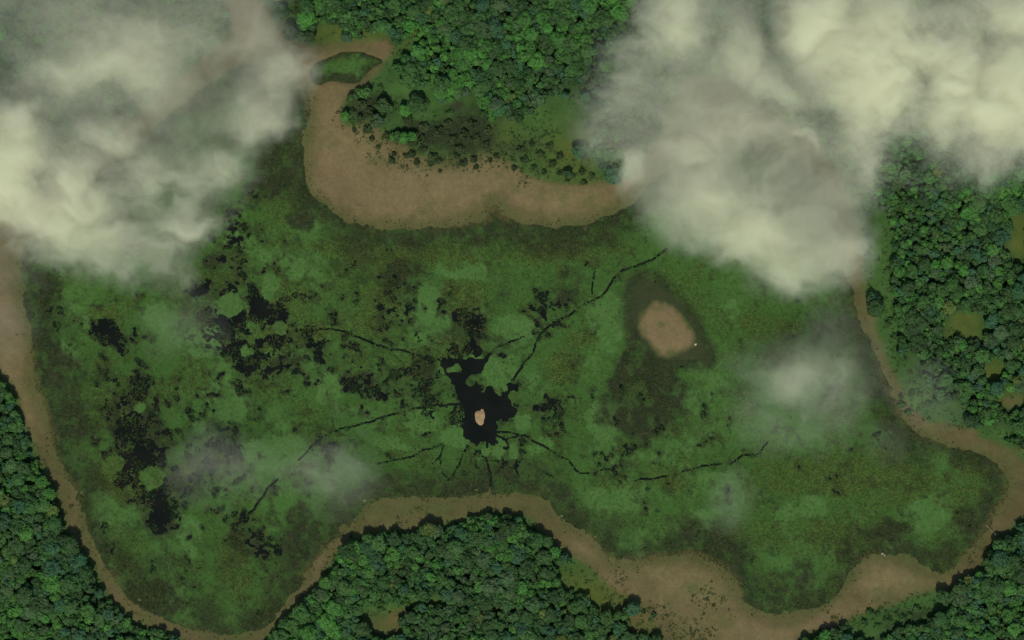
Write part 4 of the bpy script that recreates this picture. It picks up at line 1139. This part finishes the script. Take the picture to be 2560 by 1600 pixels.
usel = (udl < 4) & (dens > 0.36 + 0.30 * rng.random(len(ux))) & ~((F_CLEAR(ux, uy) < .3) & (udm < -24)) & (sdf(ux, uy, POND) < -8)
up_ = up_[usel]; ux, uy = up_[:, 0], up_[:, 1]
n = len(up_); NQ = 12
ur = rng.uniform(0.9, 2.4, n) * (0.65 + 0.9 * rng.random(n) ** 3)
ur = ur * np.where(D_LAKE(ux, uy) > -26, 0.6, 1.0)
P0 = [crown_cards(12, 900 + k, lobes=4, leaf=.62)[:NQ * 4] for k in range(6)]
uz = terrain_z(ux, uy)
sel6 = rng.integers(0, 6, n); ang = rng.uniform(0, 6.28, n)
PP = np.stack(P0)[sel6]
UV = np.empty((n, NQ * 4, 3), np.float32)
UV[..., 0] = (PP[..., 0] * np.cos(ang)[:, None] - PP[..., 1] * np.sin(ang)[:, None]) * ur[:, None] + wx(ux)[:, None]
UV[..., 1] = (PP[..., 0] * np.sin(ang)[:, None] + PP[..., 1] * np.cos(ang)[:, None]) * ur[:, None] + wy(uy)[:, None]
UV[..., 2] = PP[..., 2] * ur[:, None] * 0.8 + np.maximum(uz, 0.1)[:, None] - 0.15
gdk = np.clip(1.2 * blobs(ux, uy, G_DARK), 0, 1)[:, None]
uc = (1 - gdk) * np.array([[.034, .072, .018]]) + gdk * np.array([[.022, .038, .013]])
sandy = sstep(-10, 20, D_MUD(ux, uy))[:, None]
uc = (1 - .7 * sandy) * uc + .7 * sandy * np.array([[.040, .052, .018]])
uc = uc * rng.uniform(.7, 1.35, (n, 1))
UC = np.ones((n, NQ * 4, 4), np.float32); UC[..., :3] = uc[:, None, :]
tag(obj('undergrowth', mesh_from('undergrowth', UV.reshape(-1, 3), quads(n * NQ), MAT_LEAF_MASS, {'tint': UC.reshape(-1, 4)})),
    'low scrub merging over the clearings and bank edges', 'undergrowth', kind='stuff')
print('UNDERGROWTH', n)

# ------------------------------------------------------------------ marsh plants: tufts of leaves in the bushy parts of the mat
tp = rng.uniform((60, 130), (2520, 1590), (300000, 2))
ti = ((tp[:, 0] - mx[0]) / MS).astype(int).clip(0, len(mx) - 2); tj = ((tp[:, 1] - my[0]) / MS).astype(int).clip(0, len(my) - 2)
prob = (0.85 * ol[tj, ti] + 0.35 * dk[tj, ti] + 0.04) * (1 - 0.8 * lt[tj, ti])
onw = (f[tj, ti] > -2) & (mdl[tj, ti] > 12) & (fp[tj, ti] < -4) & (wet[tj, ti] < 1.25)
sel = ((f[tj, ti] < -2) & (rng.random(len(tp)) < prob)) | (onw & (rng.random(len(tp)) < 0.9 * sstep(0.42, 0.62, nl2[tj, ti])))
sel &= disl[tj, ti] < -6
tp = tp[sel]; ti = ti[sel]; tj = tj[sel]
n = len(tp)
a = rng.uniform(0, 6.28, (n, 3)); L = rng.uniform(.9, 2.2, (n, 3)); up = rng.uniform(.4, 1.3, (n, 3))
P = np.zeros((n, 3, 4, 3), np.float32)
cx, cy_ = wx(tp[:, 0])[:, None], wy(tp[:, 1])[:, None]; cz = np.where(f[tj, ti] < 0, MZ[tj, ti], 0.10)[:, None]
dx, dy = np.cos(a), np.sin(a)
w2 = 0.42 * L
for kq, (al, sd, hz) in enumerate(((0, 0, 0.0), (.55, -.5, .8), (1, 0, 1.0), (.55, .5, .8))):
    P[:, :, kq, 0] = cx + dx * L * al - dy * w2 * sd
    P[:, :, kq, 1] = cy_ + dy * L * al + dx * w2 * sd
    P[:, :, kq, 2] = cz - 0.1 + up * hz
tcl = np.empty((n, 3, 4, 4), np.float32)
o_ = ol[tj, ti][:, None]; d_ = dk[tj, ti][:, None]
basec = (1 - o_) * np.array([[.034, .085, .018]]) + o_ * np.array([[.062, .105, .020]])
basec = basec * (1 - .6 * d_) * rng.uniform(.45, 1.5, (n, 1))
basec[rng.random(n) < .06] = (.085, .065, .022)
tcl[..., :3] = basec[:, None, None, :]; tcl[..., 3] = 1
tag(obj('marsh_vegetation', mesh_from('marsh_vegetation', P.reshape(-1, 3), quads(n * 3), MAT_LEAF_MASS, {'tint': tcl.reshape(-1, 4)})),
    'leafy water plants growing thick on the floating marsh', 'water plants', kind='stuff')


# ------------------------------------------------------------------ small things: boulders, a bleached log
def boulder(px, py, size, label, seed, z=None):
    r = np.random.default_rng(seed)
    V, F = [], []
    nu, nv = 10, 6
    for j in range(nv + 1):
        th = math.pi * 0.5 * j / nv
        for i in range(nu):
            ph = 2 * math.pi * i / nu
            k = 1 + .28 * (r.random() - .5)
            V.append((size * k * math.cos(th) * math.cos(ph), size * .8 * k * math.cos(th) * math.sin(ph), size * .7 * k * math.sin(th) - .15))
    F = [(j * nu + i, j * nu + (i + 1) % nu, (j + 1) * nu + (i + 1) % nu, (j + 1) * nu + i) for j in range(nv) for i in range(nu)]
    z = ground_z(px, py) if z is None else z
    o = obj('boulder', mesh_from('boulder', V, F, MAT_ROCK), None, (float(wx(px)), float(wy(py)), z))
    o.rotation_euler = (0, 0, float(r.uniform(0, 6)))
    tag(o, label, 'boulder', 'pale boulders by the water')


boulder(1739, 861, 1.9, 'pale yellowish boulder at the south-east tip of the tan island', 1, 0.25)
boulder(2205, 1384, 1.8, 'whitish boulder on the lake edge at the top of the muddy cove', 2)
boulder(2211, 1388, 1.1, 'small grey boulder right beside the whitish boulder in the muddy cove', 5)
boulder(912, 1252, 1.3, 'small pale boulder at the western end of the southern mud strip', 3)
boulder(2488, 1335, 1.7, 'pale tan boulder at the end of the log across the track', 4)
boulder(1405, 1290, 1.0, 'small stone beside the dark creek mouth on the south shore', 6)

lx0, ly0, lx1, ly1 = 2463, 1312, 2486, 1333
z0 = max(ground_z(lx0, ly0), ground_z(lx1, ly1)) + .35
log_root = empty('fallen_log', (float(wx((lx0 + lx1) / 2)), float(wy((ly0 + ly1) / 2)), z0))
ax, ay = (float(wx(lx1)) - float(wx(lx0))) / 2, (float(wy(ly1)) - float(wy(ly0))) / 2
V, F = join([tube((-ax, -ay, 0), (0, 0.2, .1), .55, .62, 9), tube((0, .2, .1), (ax, ay, 0), .62, .75, 9)])
obj('trunk', mesh_from('trunk', V, F, MAT_LOG, smooth=True), log_root)
for s_, e_ in (((-ax * .3, -ay * .3, .2), (-ax * .3 + 1.8, -ay * .3 + 2.0, 1.0)), ((ax * .3, ay * .3, .2), (ax * .3 - 1.5, ay * .3 - 2.0, .8))):
    V, F = tube(s_, e_, .22, .08, 6)
    obj('branch', mesh_from('branch', V, F, MAT_LOG, smooth=True), log_root)
tag(log_root, 'bleached log lying across the eastern mud track', 'log')
settle_labels()
print('TREES', len(trees), 'MATS', big, 'TUFTS', n, 'TRIS', sum(len(m.polygons) * 2 for m in bpy.data.meshes))
